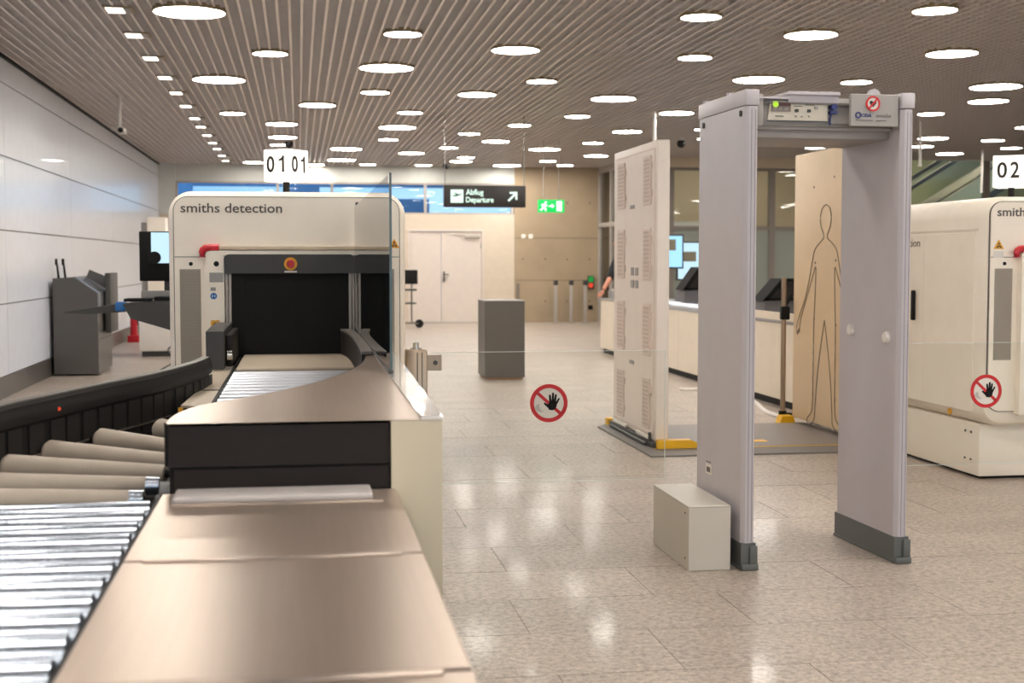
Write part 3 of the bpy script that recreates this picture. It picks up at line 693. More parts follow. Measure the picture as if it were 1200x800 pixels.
# --- dark drive box left of the mouth
t = thing('drive_box', 'dark bracket box at the left of the tunnel mouth', 'drive box', (-.42, 7.7, .86))
obj('housing', G().prism([(7.15, .86), (8.10, .86), (8.10, 1.06), (7.5, 1.06), (7.15, 1.055)], 'x', -.475, -.385), darkg, t, smooth=False)
obj('inner_plate', G().box(-.384, -.35, 7.3, 8.10, .862, 1.03, .01), rubber, t)
obj('bracket', G().tube((-.37, 7.2, .93), (-.345, 7.2, .93), .025), chrome, t)

# ------------------------------------------------------------------ walk-through metal detector (turned about 2 degrees)
GX, GY = 1.994, 5.96
t = thing('metal_detector', 'grey walk-through metal detector arch with dark feet', 'metal detector', (GX, GY, 0), None, math.radians(2.0))
D = .66; HT = 2.19; TH = .064
def post(xa, xb, nm):
    g = G().prism([(xa, GY+.02), (xa+.016, GY), (xb-.016, GY), (xb, GY+.02), (xb, GY+D-.02), (xb-.016, GY+D), (xa+.016, GY+D), (xa, GY+D-.02)], 'z', .11, HT-.075)
    p = obj('post', g, greyp, t)
    obj('front_groove', G().box(xa+.028, xa+.031, GY-.0015, GY+.001, .13, HT-.09).box(xa+.046, xa+.049, GY-.0015, GY+.001, .13, HT-.09), mat('groove_grey', (140, 136, 142), .5), p, smooth=False)
    obj('post_cap', G().box(xa-.001, xb+.002, GY-.002, GY+D+.002, HT-.072, HT, .006), greyp, t)
    f = obj('foot', G().prism([(xa-.003, GY-.004), (xb+.004, GY-.004), (xb+.004, GY+D+.004), (xa-.003, GY+D+.004)], 'z', .012, .125), greyf, t, smooth=False)
    obj('foot_flare', G().box(xa-.004, xb+.014, GY-.022, GY-.004, 0, .03, .006).box(xb-.028, xb+.010, GY-.016, GY-.004, .02, .115, .008).box(xa-.006, xb+.006, GY, GY+D+.014, 0, .014, .003), greyf, f)
    return p
pl = post(GX, GX+TH, 'left')
pr = post(GX+.757, GX+.757+TH, 'right')
for yy, zz in ((.055, HT-.105), (.57, HT-.11)): obj('lock', G().disc((GY+yy, zz), .014, GX-.006, GX+.001, 'x', 14).box(GX-.009, GX-.005, GY+yy-.004, GY+yy+.004, zz-.013, zz+.013), darkg, pl)
obj('rating_label', G().box(GX-.002, GX+.001, GY+.42, GY+.50, .375, .425), signwhite, pl, smooth=False)
obj('label_print', G().box(GX-.003, GX-.001, GY+.435, GY+.485, .385, .41).box(GX-.003, GX+.001, GY+.43, GY+.49, .432, .437), textg, pl, smooth=False)
xr = GX+.757
for yy, zz in ((.11, 1.058), (.50, 1.075)):
    obj('sensor_cap', G().tube((xr-.016, GY+yy, zz), (xr, GY+yy, zz), .024, .030, n=24), white, pr)
# cross header
ha, hb = GX+TH, xr
hy = GY+.13
hd = obj('header', G().box(ha, hb, hy, GY+D-.04, 1.985, HT-.035, .006), greyp2, t)
obj('header_face', G().box(ha, hb, hy-.03, hy, 2.02, HT-.02, .006).box(ha, ha+.05, hy-.055, hy, 2.035, HT-.01, .006), greyp2, t)
obj('header_shelf', G().box(ha+.02, ha+.17, hy-.06, hy+.2, HT-.032, HT-.022).box(ha+.165, ha+.42, hy-.065, hy+.25, HT-.012, HT+.004, .002, 1).box(ha+.17, ha+.42, hy-.05, hy+.2, HT-.05, HT-.012), greyp, t)
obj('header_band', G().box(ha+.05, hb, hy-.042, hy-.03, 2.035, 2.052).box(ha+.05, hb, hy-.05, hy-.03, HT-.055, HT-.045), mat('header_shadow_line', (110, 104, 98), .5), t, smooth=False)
cp = obj('control_panel', G().prism([(ha+.075, 2.062), (ha+.365, 2.062), (ha+.365, 2.148), (ha+.085, 2.148)], 'y', hy-.046, hy-.031), mat('keypad_grey', (196, 188, 172), .45), t, smooth=False)
obj('display', G().box(ha+.09, ha+.185, hy-.049, hy-.045, 2.102, 2.142), mat('display_taupe', (120, 106, 96), .4), cp, smooth=False)
obj('green_lamp', G().disc((ha+.11, 2.134), .014, hy-.052, hy-.048, n=16), disp, cp)
obj('lamp_strip', G().box(ha+.128, ha+.182, hy-.052, hy-.048, 2.127, 2.141), mat('dark_red', (74, 30, 28), .4), cp, smooth=False)
text('lettering', '8.8.8', labelg, cp, 'front', ha+.10, ha+.17, 2.106, 2.122, hy-.049, .001)
for i, (u, w, z_) in enumerate(((.205, .018, 2.10), (.265, .018, 2.10), (.205, .01, 2.078), (.235, .01, 2.078), (.27, .01, 2.078), (.30, .02, 2.115))):
    obj('key', G().box(ha+u, ha+u+w, hy-.052, hy-.045, z_, z_+w*.8, .002, 1), darkg if i < 2 else labelg, cp)
obj('panel_print', G().box(ha+.2, ha+.245, hy-.0475, hy-.0455, 2.135, 2.139).box(ha+.2, ha+.24, hy-.0475, hy-.0455, 2.126, 2.129).box(ha+.255, ha+.30, hy-.0475, hy-.0455, 2.132, 2.136).box(ha+.11, ha+.15, hy-.0475, hy-.0455, 2.078, 2.083), textg, cp, smooth=False)
obj('plug', G().tube((ha+.39, hy-.07, 2.125), (ha+.39, hy-.03, 2.125), .014).box(ha+.375, ha+.41, hy-.06, hy-.03, 2.095, 2.108).path([(ha+.385, hy-.05, 2.10), (ha+.375, hy-.052, 2.07), (ha+.38, hy-.04, 2.045)], .005, 6), navy, t)
# sign plate at the right of the header
sa, sb = xr-.245, xr-.008; sy = GY+.015
sp = obj('sign_plate', G().box(sa, sb, sy, sy+.02, 2.035, HT-.008, .003, 1), greyp2, t)
obj('plate_stay', G().box(sb-.02, sb, sy+.02, hy, 2.04, HT-.02), greyp2, t, smooth=False)
hc = (sa+.108, 2.138)
obj('pictogram_disc', G().disc(hc, .030, sy-.003, sy), signwhite, sp); obj('pictogram_ring', G().ring(hc, .027, .035, sy-.005, sy), signred, sp)
def slash(c, r, w, y0, y1, ang):
    ca, sa_ = math.cos(ang), math.sin(ang); P = [(-r, -w), (r, -w), (r, w), (-r, w)]
    return G().prism([(c[0]+p[0]*ca-p[1]*sa_, c[1]+p[0]*sa_+p[1]*ca) for p in P], 'y', y0, y1)
hs = [(0, -.016), (.016, .002), (.015, .011), (.007, .013), (0, .008), (-.008, .014), (-.017, .010), (-.016, 0)]
obj('pictogram_heart', G().prism([(hc[0]+a, hc[1]+b) for a, b in hs], 'y', sy-.0045, sy-.002), black_t, sp, smooth=False)
obj('pictogram_slash', slash(hc, .03, .004, sy-.006, sy-.004, math.radians(48)), signred, sp, smooth=False)
lx = sa+.025
obj('maker_mark', G().ring((lx+.012, 2.085), .009, .015, sy-.003, sy, n=24), navy, sp)
text('lettering', 'CEIA', navy, sp, 'front', lx+.028, lx+.078, 2.077, 2.093, sy, .001, .02)
text('lettering', 'smiths', textg, sp, 'front', lx+.10, lx+.175, 2.077, 2.094, sy, .001)
obj('small_print', G().box(lx, lx+.085, sy-.0015, sy, 2.061, 2.064).box(lx+.10, lx+.15, sy-.0015, sy, 2.060, 2.063), textg, sp, smooth=False)
for u, v, r_ in ((.26, .02, .018), (.60, .03, .02)): obj('cable_cap', G().tube((GX+.02, GY+u, HT), (GX+.02, GY+u, HT+.012), r_), greyp, t)
obj('cable_cap', G().disc((sa+.13, HT-.01), .03, sy+.03, sy+.05), greyp, t)

# pale box at the foot of the arch
t = thing('floor_box', 'pale grey metal box on the floor against the left foot of the arch', 'box', (1.85, 6.27, 0))
obj('body', G().box(1.748, 1.948, 5.975, 6.60, 0, .30, .003, 1), boxw, t)
obj('lid_seam', G().box(1.7475, 1.7485, 6.0, 6.58, .292, .294).box(1.752, 1.944, 5.9742, 5.9752, .292, .294), labelg, t, smooth=False)
obj('screw', G().disc((6.03, .05), .005, 1.7455, 1.748, 'x', 10).disc((6.03, .26), .005, 1.7455, 1.748, 'x', 10), textg, t)

# ------------------------------------------------------------------ glass swing gates with hand signs
def hand_pts(c, s):
    """black palm print outline as several polygons around c, unit s = sign radius"""
    polys = [[(-.13, -.36), (.05, -.40), (.22, -.34), (.30, -.16), (.30, .06), (.16, .10), (0, .10), (-.10, .05), (-.16, -.10)]]
    def finger(x0, y0, x1, y1, w0, w1):
        d = Vector((x1-x0, y1-y0)).normalized(); n = Vector((d.y, -d.x)); tip = Vector((x1, y1)) + d*w1*.8
        return [(x0-n.x*w0, y0-n.y*w0), (x0+n.x*w0, y0+n.y*w0), (x1+n.x*w1, y1+n.y*w1), (tip.x, tip.y), (x1-n.x*w1, y1-n.y*w1)]
    polys += [finger(-.04, .02, -.07, .40, .065, .052), finger(.08, .05, .10, .50, .065, .052), finger(.19, .04, .25, .42, .062, .048), finger(.27, -.05, .42, .22, .055, .040), finger(-.10, -.22, -.36, -.02, .085, .045)]
    return [[(c[0]+(.12+p[0])*s, c[1]+(.02+p[1])*s) for p in q] for q in polys]
def glass_gate(xa, xb, y, z0, z1, sx_, sz_, r, label, px0, px1, group):
    t = thing('glass_gate', label, 'gate', (px0, y, 0), group)
    obj('glass_leaf', G().box(xa, xb, y-.004, y+.004, z0, z1), g_clear, t, smooth=False)
    obj('leaf_edge', G().box(xa, xb, y-.0038, y+.0038, z1, z1+.002).box(xa, xb, y-.0038, y+.0038, z0-.002, z0).box(xb if px0 < xa else xa-.002, (xb if px0 < xa else xa-.002)+.002, y-.0038, y+.0038, z0, z1), mat('glass_edge_pale', (214, 222, 216), .3), t, smooth=False)
    pp = obj('hinge_post', G().box(px0, px1, y-.05, y+.06, .01, .965, .012), steel_v, t)
    obj('post_groove', G().box(px1-.030, px1-.026, y-.052, y-.049, .03, .95).box(px1-.055, px1-.050, y-.052, y-.049, .03, .95), darkg, pp, smooth=False)
    obj('post_knob', G().tube(((px0+px1)/2, y, .965), ((px0+px1)/2, y, .998), .016).tube(((px0+px1)/2, y, .965), ((px0+px1)/2, y, .972), .03), chrome, pp)
    obj('base_plate', G().box(px0-.03, px1+.03, y-.08, y+.09, 0, .01), steel_v, pp)
    ca, cb = (px1, px1+.075) if px0 < xa else (px0-.075, px0)
    cl = obj('clamp', G().box(ca, cb, y-.022, y+.022, .855, .935, .003, 1), steel_v, t)
    obj('clamp_bolt', G().disc(((ca+cb)/2+.005, .895), .012, y-.026, y-.022, n=14), darkg, cl)
    if px0 > xa: cl = obj('clamp', G().box(ca, cb, y-.022, y+.022, .33, .41, .003, 1), steel_v, t)
    # round no-entry sign with hand
    c = (sx_, sz_); yy = y-.0045
    s = obj('hand_sign', G().disc(c, r*.86, yy-.0015, yy, n=48), signwhite, t)
    obj('sign_ring', G().ring(c, r*.79, r, yy-.0025, yy, n=56), signred, s)
    obj('sign_slash', slash(c, r*.84, r*.085, yy-.0025, yy-.001, math.radians(-42)), signred, s, smooth=False)
    g = G()
    for q in hand_pts(c, r): g.prism(q, 'y', yy-.0035, yy-.002)
    obj('hand_symbol', g, black, s, smooth=False)
    g = G()
    for k in range(5):
        rr = r*(.12+.05*k); a0 = 2.4+.25*k
        P = [(c[0]-r*.42+rr*math.cos(a0+.35*j), c[1]-r*.12+rr*math.sin(a0+.35*j)) for j in range(6)]
        for p, q in zip(P, P[1:]): g.tube((p[0], yy-.0018, p[1]), (q[0], yy-.0018, q[1]), r*.012, n=5)
    obj('face_lines', g, labelg, s)
glass_gate(.655, 1.912, 7.0, .262, .945, 1.286, .675, .100, 'clear glass swing gate with round hand sign on a steel post, left of the arch', .537, .647, 'glass swing gates')
glass_gate(3.262, 4.28, 7.0, .30, .968, 3.732, .702, .092, 'clear glass swing gate with round hand sign, right of the arch', 4.29, 4.40, 'glass swing gates')

# ------------------------------------------------------------------ body scanner
t = thing('body_scanner', 'cream two-panel body scanner standing on a grey mat with yellow edges', 'body scanner', (3.5, 10.6, 0))
bx0, bx1, by0, by1 = 2.645, 2.745, 9.94, 11.34
p1 = obj('panel', G().box(bx0, bx1, by0, by1, .055, 2.318, .010, 3), panelw, t)
obj('panel_face', G().box(bx0-.006, bx0, by0+.06, by1-.05, .10, 2.25, .003, 1), panelw, p1)
obj('panel_gap', G().box(bx0-.0015, bx0+.0005, by0+.045, by1-.035, .085, 2.265), gril, p1, smooth=False)
for (z0, z1) in ((1.84, 2.215), (1.27, 1.67), (.69, 1.09), (.13, .52)):
    for (ya, yb) in ((by0+.14, by0+.36), (by0+.98, by0+1.22)):
        ve = obj('vent_cover', G().box(bx0-.016, bx0-.006, ya, yb, z0, z1, .004, 1), gril, t)
        g = G()
        for i in range(3):
            for j in range(11):
                yy = ya+.02+i*(yb-ya-.04)/3; zz = z0+.02+j*(z1-z0-.04)/11
                g.box(bx0-.018, bx0-.0158, yy+.006, yy+(yb-ya-.04)/3-.006, zz+.006, zz+(z1-z0-.04)/11-.006)
        obj('vent_mesh', g, mat('mesh_grey', (206, 190, 180), .7), ve, smooth=False, kind='stuff')
        obj('vent_clip', G().box(bx0-.022, bx0-.006, ya-.035, ya, z0+.06, z0+.11).box(bx0-.022, bx0-.006, ya-.035, ya, z1-.11, z1-.06), gril, ve, smooth=False)
for (yy, zz) in ((.66, 1.83), (.66, .59)): obj('badge', G().box(bx0-.010, bx0-.005, by0+yy, by0+yy+.14, zz, zz+.03), labelg, t, smooth=False)
for i in range(2):
    for j in range(2): obj('socket', G().box(bx0-.012, bx0-.005, by0+.53+i*.14, by0+.62+i*.14, 1.20+j*.10, 1.265+j*.10, .003, 1), labelg, t)
obj('panel_skid', G().box(bx0-.03, bx0+.12, by0-.02, by1+.02, .014, .053, .006), darkg, t)
obj('skid_clip', G().box(bx0-.03, bx0-.012, by0+.10, by0+.50, .06, .09, .004).box(bx0-.03, bx0-.012, by0+.85, by0+1.3, .06, .09, .004), white, t)
obj('skid_detail', G().tube((bx0-.05, by0+.1, .03), (bx0-.05, by1-.1, .03), .012).tube((bx0-.03, by0+.06, .05), (bx0-.03, by0+.06, .12), .012), darkg, t)
px0, px1 = 4.262, 4.36
p2 = obj('panel', G().box(px0, px1, 9.94, 11.39, .055, 2.325, .010, 3), gold, t)
# body outline on the right panel : y,z pairs
def oy(px_, py_):  # helper positions measured on the panel face
    return (px_, py_)
c_ = 10.67
half = [(0, 1.875), (.075, 1.85), (.115, 1.78), (.10, 1.70), (.05, 1.645), (.045, 1.60), (.13, 1.565), (.23, 1.51), (.28, 1.42), (.35, 1.25), (.45, 1.08), (.54, .98), (.60, .90), (.63, .84), (.61, .78), (.585, .83), (.57, .80), (.555, .86), (.53, .93), (.42, 1.08), (.32, 1.22), (.215, 1.37)]
leg = [(.20, 1.36), (.215, 1.10), (.235, .85), (.235, .55), (.24, .25), (.27, .14), (.35, .09), (.36, .05), (.28, .045), (.20, .09), (.185, .18), (.15, .42), (.09, .66), (0, .93)]
for sg in (1, -1):
    for seg in (half, leg):
        obj('body_outline', G().path([(px0-.0015, a, b) for a, b in cat_rom([(c_+sg*u, w) for u, w in seg], 3)], .0042, 5), mat('outline_brown', (120, 104, 84), .6), p2)
for a, b in ((10.89, 1.40), (10.45, 1.42), (10.90, .93), (10.43, .9), (10.91, .30), (10.43, .30), (10.94, 2.03), (10.5, 2.09)): obj('screw', G().disc((a, b), .010, px0-.004, px0, 'x', 8), textg, p2)
m_ = obj('mat_body', G().prism([(2.50, 9.52), (4.5, 9.52), (4.5, 11.30), (3.0, 11.30), (2.78, 11.30), (2.60, 11.45), (2.50, 11.3)], 'z', 0, .012), matgrey, t, smooth=False)
obj('mat_stripe', G().box(2.62, 4.5, 9.86, 9.885, .012, .0145), yellow, m_, smooth=False)
obj('mat_plate', G().box(2.80, 4.25, 9.90, 11.28, .012, .014), mat('mat_centre', (126, 118, 113), .45), m_, smooth=False)
obj('mat_mark', G().box(3.36, 3.60, 10.12, 10.24, .014, .0155), yellow, m_, smooth=False)
obj('corner_guard', G().prism([(2.645, .014), (3.03, .014), (2.90, .075), (2.645, .075)], 'y', 9.85, 9.935), yellow, t, smooth=False)
obj('corner_guard', G().box(2.60, 2.66, 11.36, 11.46, .0, .07, .008), yellow, t)
obj('corner_guard', G().prism([(4.12, 0), (4.26, 0), (4.24, .07), (4.14, .07)], 'y', 11.30, 11.42), yellow, t, smooth=False)
t = thing('support_pole', 'slim metal pole with black clamp beside the cream panel on a yellow foot', 'pole', (4.195, 11.45, 0))
obj('pole', G().tube((4.2, 11.46, .10), (4.2, 11.46, 1.27), .022), steel_v, t)
obj('pole_clamp', G().box(4.17, 4.25, 11.43, 11.49, .90, 1.02, .012).tube((4.2, 11.46, 1.0), (4.27, 11.46, 1.12), .014), black, t)
obj('pole_foot', G().tube((4.2, 11.46, .0), (4.2, 11.46, .10), .035).box(4.2, 4.28, 11.43, 11.5, .02, .08, .006), black, t)
tag(obj('cable_cover', G().path([(a, b, .012) for a, b in cat_rom([(4.1, 14.4), (4.45, 14.2), (4.5, 13.2), (4.3, 12.2), (4.27, 11.75)], 6)], .022, 8), white), 'white cable cover curving over the floor before the long counter', 'cable')

# ------------------------------------------------------------------ long counter on the right and its consoles
t = thing('check_counter', 'long cream counter with dark plinth behind the scanner panels', 'counter', (5.0, 16, 0))
CX = 4.6; top = .84
counterc = mat('counter_cream', (228, 215, 195), .45)
obj('plinth', G().box(CX+.04, 5.5, 11.9, 20.56, 0, .075), black, t, smooth=False)
for k in range(4):
    a = 11.85 + k*2.19
    obj('front_board', G().box(CX, CX+.03, a+.003, a+2.187, .075, top-.03, .002, 1), counterc, t)
obj('end_board', G().box(CX+.03, 5.5, 20.58, 20.61, .075, top-.03).box(CX+.03, 5.5, 11.85, 11.88, .075, top-.03), cream, t, smooth=False)
obj('worktop', G().box(CX-.01, 5.55, 11.84, 20.62, top-.03, top, .006), mat('worktop_grey', (150, 146, 142), .35), t)
obj('steel_nosing', G().tube((CX+.05, 15.3, top+.005), (CX+.05, 17.6, top+.005), .065), zinc, t)
obj('upstand', G().box(CX, CX+.03, 11.86, 15.0, top+.001, top+.075), counterc, t, smooth=False)
def console(x, y, s, label):
    """x = left end of the hood; hood leans back to the right at its left end"""
    t = thing('screening_console', label, 'console', (x+.3, y, top), 'screening consoles')
    h0, h1 = top+.20*s, top+.46*s
    obj('base', G().prism([(x, top+.002), (x+.62, top+.002), (x+.62, h0), (x+.02, h0)], 'y', y, y+.42), mat('console_grey', (96, 92, 94), .5), t, smooth=False)
    hd = obj('hood_frame', G().prism([(x-.02, h0), (x+.60, h0), (x+.60, h0+.03), (x+.03, h0+.03)], 'y', y-.03, y+.3).prism([(x+.17, h1-.03), (x+.60, h1-.03), (x+.60, h1), (x+.19, h1)], 'y', y-.03, y+.3)
        .prism([(x-.02, h0), (x+.04, h0), (x+.24, h1), (x+.18, h1)], 'y', y-.03, y+.3).box(x+.57, x+.60, y-.03, y+.3, h0, h1), mat('hood_black', (14, 13, 12), .8, spec=.2), t, smooth=False)
    obj('screen', G().prism([(x+.03, h0+.03), (x+.57, h0+.03), (x+.57, h1-.03), (x+.19, h1-.03)], 'y', y+.03, y+.05), mat('dim_screen', (48, 38, 32), .4, noise=(16, .6, (1, 1, 1)), spec=.2), t, smooth=False)
    obj('cable', G().path([(x+.30, y-.04, h0+.02), (x+.36, y-.06, h0-.04), (x+.50, y-.05, h0-.01), (x+.55, y-.04, h0+.08)], .012, 6), black, t)
console(4.68, 16.3, 1.08, 'dark tilted console on the counter, between white panel and arch')
console(4.66, 13.3, .86, 'dark tilted console on the counter seen through the arch')
for i, (a, b, c, d, y, m_, lb) in enumerate(((6.0, 6.86, 1.30, 1.86, 24.0, screenb, 'bright blue display screen seen right of the white scanner panel'), (6.9, 7.7, 1.08, 1.74, 24.4, screenp, 'pale blue display screen seen just left of the arch post'))):
    t = thing('display_screen', lb, 'screen', ((a+b)/2, y, 0), 'blue display screens')
    f = obj('housing', G().box(a-.03, b+.03, y, y+.08, c-.03, d+.03, .006), darkg, t)
    obj('screen_image', G().box(a, b, y-.006, y-.001, c, d), m_, t, smooth=False)
    obj('image_patch', G().box(a+.12, a+.44, y-.010, y-.0065, c+.02, c+.27).box(b-.38, b-.12, y-.010, y-.0065, c+.30, c+.50) if i == 0 else G().box(a+.06, a+.34, y-.010, y-.0065, c+.32, c+.50).box(b-.3, b-.05, y-.010, y-.0065, c+.1, c+.2), mat('image_brown', (128, 120, 100), .5), t, smooth=False)
    obj('stand', G().tube(((a+b)/2, y+.1, .02), ((a+b)/2, y+.1, c+.2), .03).box((a+b)/2-.25, (a+b)/2+.25, y-.1, y+.3, 0, .02), darkg, t)

# ------------------------------------------------------------------ person behind the counter end
def figure():
    t = thing('person', 'person in a black long-sleeved top leaning one hand on the counter end', 'person', (5.15, 21.02, 0))
    P = {}; edges = []; rad = []
    J = [('pel', (5.15, 21.02, .95), .15), ('waist', (5.12, 20.99, 1.08), .14), ('chest', (5.06, 20.95, 1.28), .165), ('neckb', (5.02, 20.93, 1.46), .075), ('neck', (5.0, 20.91, 1.53), .06), ('head0', (4.985, 20.89, 1.60), .085), ('head1', (4.98, 20.88, 1.68), .095), ('head2', (4.985, 20.89, 1.76), .07),
         ('shL', (4.90, 20.84, 1.41), .065), ('elL', (4.76, 20.62, 1.17), .045), ('wrL', (4.60, 20.42, .97), .03),
         ('shR', (5.22, 21.05, 1.41), .065), ('elR', (5.34, 21.02, 1.14), .045), ('wrR', (5.28, 20.88, .92), .03),
         ('hiL', (5.06, 21.0, .86), .095), ('knL', (5.05, 20.95, .48), .062), ('anL', (5.05, 21.0, .09), .042), ('toL', (5.03, 20.82, .04), .035),
         ('hiR', (5.25, 21.05, .86), .095), ('knR', (5.27, 21.02, .48), .062), ('anR', (5.28, 21.07, .09), .042), ('toR', (5.27, 20.89, .04), .035)]
    L = [('pel', 'waist'), ('waist', 'chest'), ('chest', 'neckb'), ('neckb', 'neck'), ('neck', 'head0'), ('head0', 'head1'), ('head1', 'head2'), ('chest', 'shL'), ('shL', 'elL'), ('elL', 'wrL'), ('chest', 'shR'), ('shR', 'elR'), ('elR', 'wrR'), ('pel', 'hiL'), ('hiL', 'knL'), ('knL', 'anL'), ('anL', 'toL'), ('pel', 'hiR'), ('hiR', 'knR'), ('knR', 'anR'), ('anR', 'toR')]
    def skinned(name, J, L, m, parent, root=0, sub=2):
        idx = {j[0]: i for i, j in enumerate(J)}; me = bpy.data.meshes.new(name); og = origin(parent)
        me.from_pydata([tuple(Vector(j[1])-og) for j in J], [(idx[a], idx[b]) for a, b in L], [])
        o = bpy.data.objects.new(name, me); COL.objects.link(o); o.parent = parent
        o.modifiers.new('skin', 'SKIN'); s = o.modifiers.new('sub', 'SUBSURF'); s.levels = sub; s.render_levels = sub
        for i, j in enumerate(J): me.skin_vertices[0].data[i].radius = (j[2], j[2]); 
        me.skin_vertices[0].data[root].use_root = True
        me.materials.append(m); o.modifiers['skin'].use_smooth_shade = True; return o
    # one continuous skin-coloured body, clothing as its children
    body = skinned('body', J, L, skin, t)
    def pick(names, grow, m, nm, ends={}):
        JJ = [(a, ends.get(a, b), c+grow) for a, b, c in J if a in names]; LL = [(a, b) for a, b in L if a in names and b in names]
        return skinned(nm, JJ, LL, m, body)
    pick(['pel', 'waist', 'chest', 'neckb', 'shL', 'elL', 'shR', 'elR', 'wrR'], .014, cloth, 'long_sleeved_top', {'elL': (4.725, 20.575, 1.115), 'neckb': (5.025, 20.93, 1.44)})
    pick(['pel', 'hiL', 'knL', 'anL', 'hiR', 'knR', 'anR'], .012, trouser, 'trousers')
    for nm, (x, y) in (('a', (5.04, 20.90)), ('b', (5.275, 20.97))):
        obj('shoe', G().box(x-.05, x+.05, y-.15, y+.13, 0, .085, .03, 3), black, body)
    hg = G(); r = bmesh.ops.create_uvsphere(hg.bm, u_segments=20, v_segments=14, radius=1)
    for v in r['verts']: v.co = Vector((4.99+v.co.x*.108, 20.905+v.co.y*.118, 1.72+v.co.z*.12))
    bmesh.ops.delete(hg.bm, geom=[v for v in hg.bm.verts if v.co.y < 20.86 and v.co.z < 1.76], context='VERTS')
    obj('hair', hg, hair, body)
    f = Vector((-.25, -1, 0)).normalized(); fr = Vector((1, -.25, 0)).normalized(); hc_ = Vector((4.982, 20.885, 1.675))
    for s in (-1, 1):
        g = G(); p = hc_+f*.092+fr*.032*s+Vector((0, 0, .012)); g.tube(p-f*.01, p+f*.004, .011, n=10); obj('eye', g, black, body)
        g = G(); p = hc_+fr*.098*s; g.tube(p-f*.012, p+f*.012, .026, .02, n=12); obj('ear', g, skin, body)
    g = G(); p = hc_+f*.095; g.tube(p+Vector((0, 0, .01)), p+f*.022+Vector((0, 0, -.022)), .007, .014, n=10); obj('nose', g, skin, body)
    g = G(); p = hc_+f*.088+Vector((0, 0, -.052)); g.tube(p-fr*.024, p+fr*.024, .006, n=8); obj('mouth', g, red, body)
    # hands
    def hand(w, tip, side):
        w = Vector(w); d = (Vector(tip)-w).normalized(); sd = d.cross(Vector((0, 0, 1))).normalized()*side
        g = G(); palm = w + d*.05
        JJ = [('w', tuple(w), .026), ('p', tuple(w+d*.04), .032), ('q', tuple(w+d*.085), .034)]
        o = skinned('palm', JJ, [('w', 'p'), ('p', 'q')], skin, body)
        for k, ln in enumerate((.062, .074, .070, .055)):
            b0 = w+d*.075+sd*(.027-.018*k); m1 = b0+d*ln*.5+Vector((0, 0, .006)); e = b0+d*ln+Vector((0, 0, -.014))
            skinned('finger', [('a', tuple(b0), .0095), ('b', tuple(m1), .009), ('c', tuple(e), .0075)], [('a', 'b'), ('b', 'c')], skin, body, 0, 1)
        b0 = w+d*.03+sd*.024; m1 = b0+d*.03+sd*.028; e = m1+d*.03+sd*.008+Vector((0, 0, -.01))
        skinned('thumb', [('a', tuple(b0), .012), ('b', tuple(m1), .0105), ('c', tuple(e), .008)], [('a', 'b'), ('b', 'c')], skin, body, 0, 1)
    hand((4.60, 20.42, .955), (4.48, 20.30, .84), 1)
    hand((5.28, 20.88, .92), (5.2, 20.78, .80), -1)
figure()
t = thing('tray_stack', 'small grey holder standing on the counter end beside the hand', 'holder', (4.75, 20.45, top))
obj('body', G().box(4.70, 4.82, 20.38, 20.52, top, top+.11, .006), labelg, t); obj('divider', G().box(4.75, 4.755, 20.38, 20.52, top+.11, top+.15), white, t, smooth=False)

# ------------------------------------------------------------------ far-wall turnstile posts, signal
for i, x in enumerate((5.74, 6.10, 6.42)):
    t = thing('barrier_post', ['left', 'middle', 'right'][i] + ' one of three slim barrier posts before the concrete wall', 'barrier post', (x, 30.4, 0), 'slim barrier posts')
    obj('post', G().box(x-.03, x+.03, 30.35, 30.45, .02, .86, .006), frame_l, t)
    obj('glass_wing', G().box(x-.16, x-.03, 30.39, 30.41, .12, .82), g_clear, t, smooth=False)
    obj('reader_head', G().box(x-.045, x+.045, 30.33, 30.47, .86, .97, .012), darkg, t); obj('foot_plate', G().box(x-.08, x+.08, 30.3, 30.5, 0, .02), frame_l, t, smooth=False)
t = thing('signal_box', 'small signal box with green over red lamp on the concrete wall', 'signal', (6.66, 30.97, .8))
obj('housing', G().box(6.60, 6.74, 30.93, 30.998, .76, 1.06, .01), darkg, t); obj('green_lamp', G().box(6.615, 6.725, 30.922, 30.929, .92, 1.045), mat('signal_green', (20, 120, 50), .4, emit=((20, 150, 60), .35)), t); obj('red_lamp', G().disc((6.67, .845), .055, 30.92, 30.93), led_r, t)
tag(obj('wall_socket', G().box(6.62, 6.73, 30.975, 30.999, .28, .38, .01), black), 'small black wall socket low on the concrete wall below the signal box', 'socket')

# ------------------------------------------------------------------ hanging signs
X0, X1, Z0, Z1, SYY = 2.11, 3.325, 2.20, 2.52, 20.0
t = thing('departure_sign', 'black hanging sign with aircraft icon, lettering and arrow', 'sign', ((X0+X1)/2, SYY, Z0))
bd_ = obj('sign_board', G().box(X0, X1, SYY, SYY+.10, Z0, Z1, .006), mat('sign_black', (42, 36, 32), .4), t)
obj('icon_square', G().box(X0+.10, X0+.285, SYY-.004, SYY, Z0+.065, Z1-.065), sign_w, bd_, smooth=False)
ic = (X0+.19, (Z0+Z1)/2)
pl_ = [(-.07, .005), (-.055, .0), (-.035, .012), (-.005, .005), (-.045, .052), (-.025, .052), (.03, .02), (.06, .035), (.072, .03), (.068, .018), (-.01, -.02), (-.03, -.018), (-.06, -.012)]
obj('aircraft_icon', G().prism([(ic[0]+a, ic[1]+.01+b*.8) for a, b in pl_], 'y', SYY-.008, SYY-.004), MATS['sign_black'], bd_, smooth=False)
text('lettering', 'Abflug', sign_w, bd_, 'front', X0+.325, X0+.585, Z0+.155, Z0+.262, SYY, .004, .015)
text('lettering', 'Departure', sign_w, bd_, 'front', X0+.325, X0+.735, Z0+.045, Z0+.150, SYY, .004, .015)
ac = (X0+1.02, (Z0+Z1)/2)
def A(P): return [(ac[0]+a, ac[1]+b) for a, b in P]
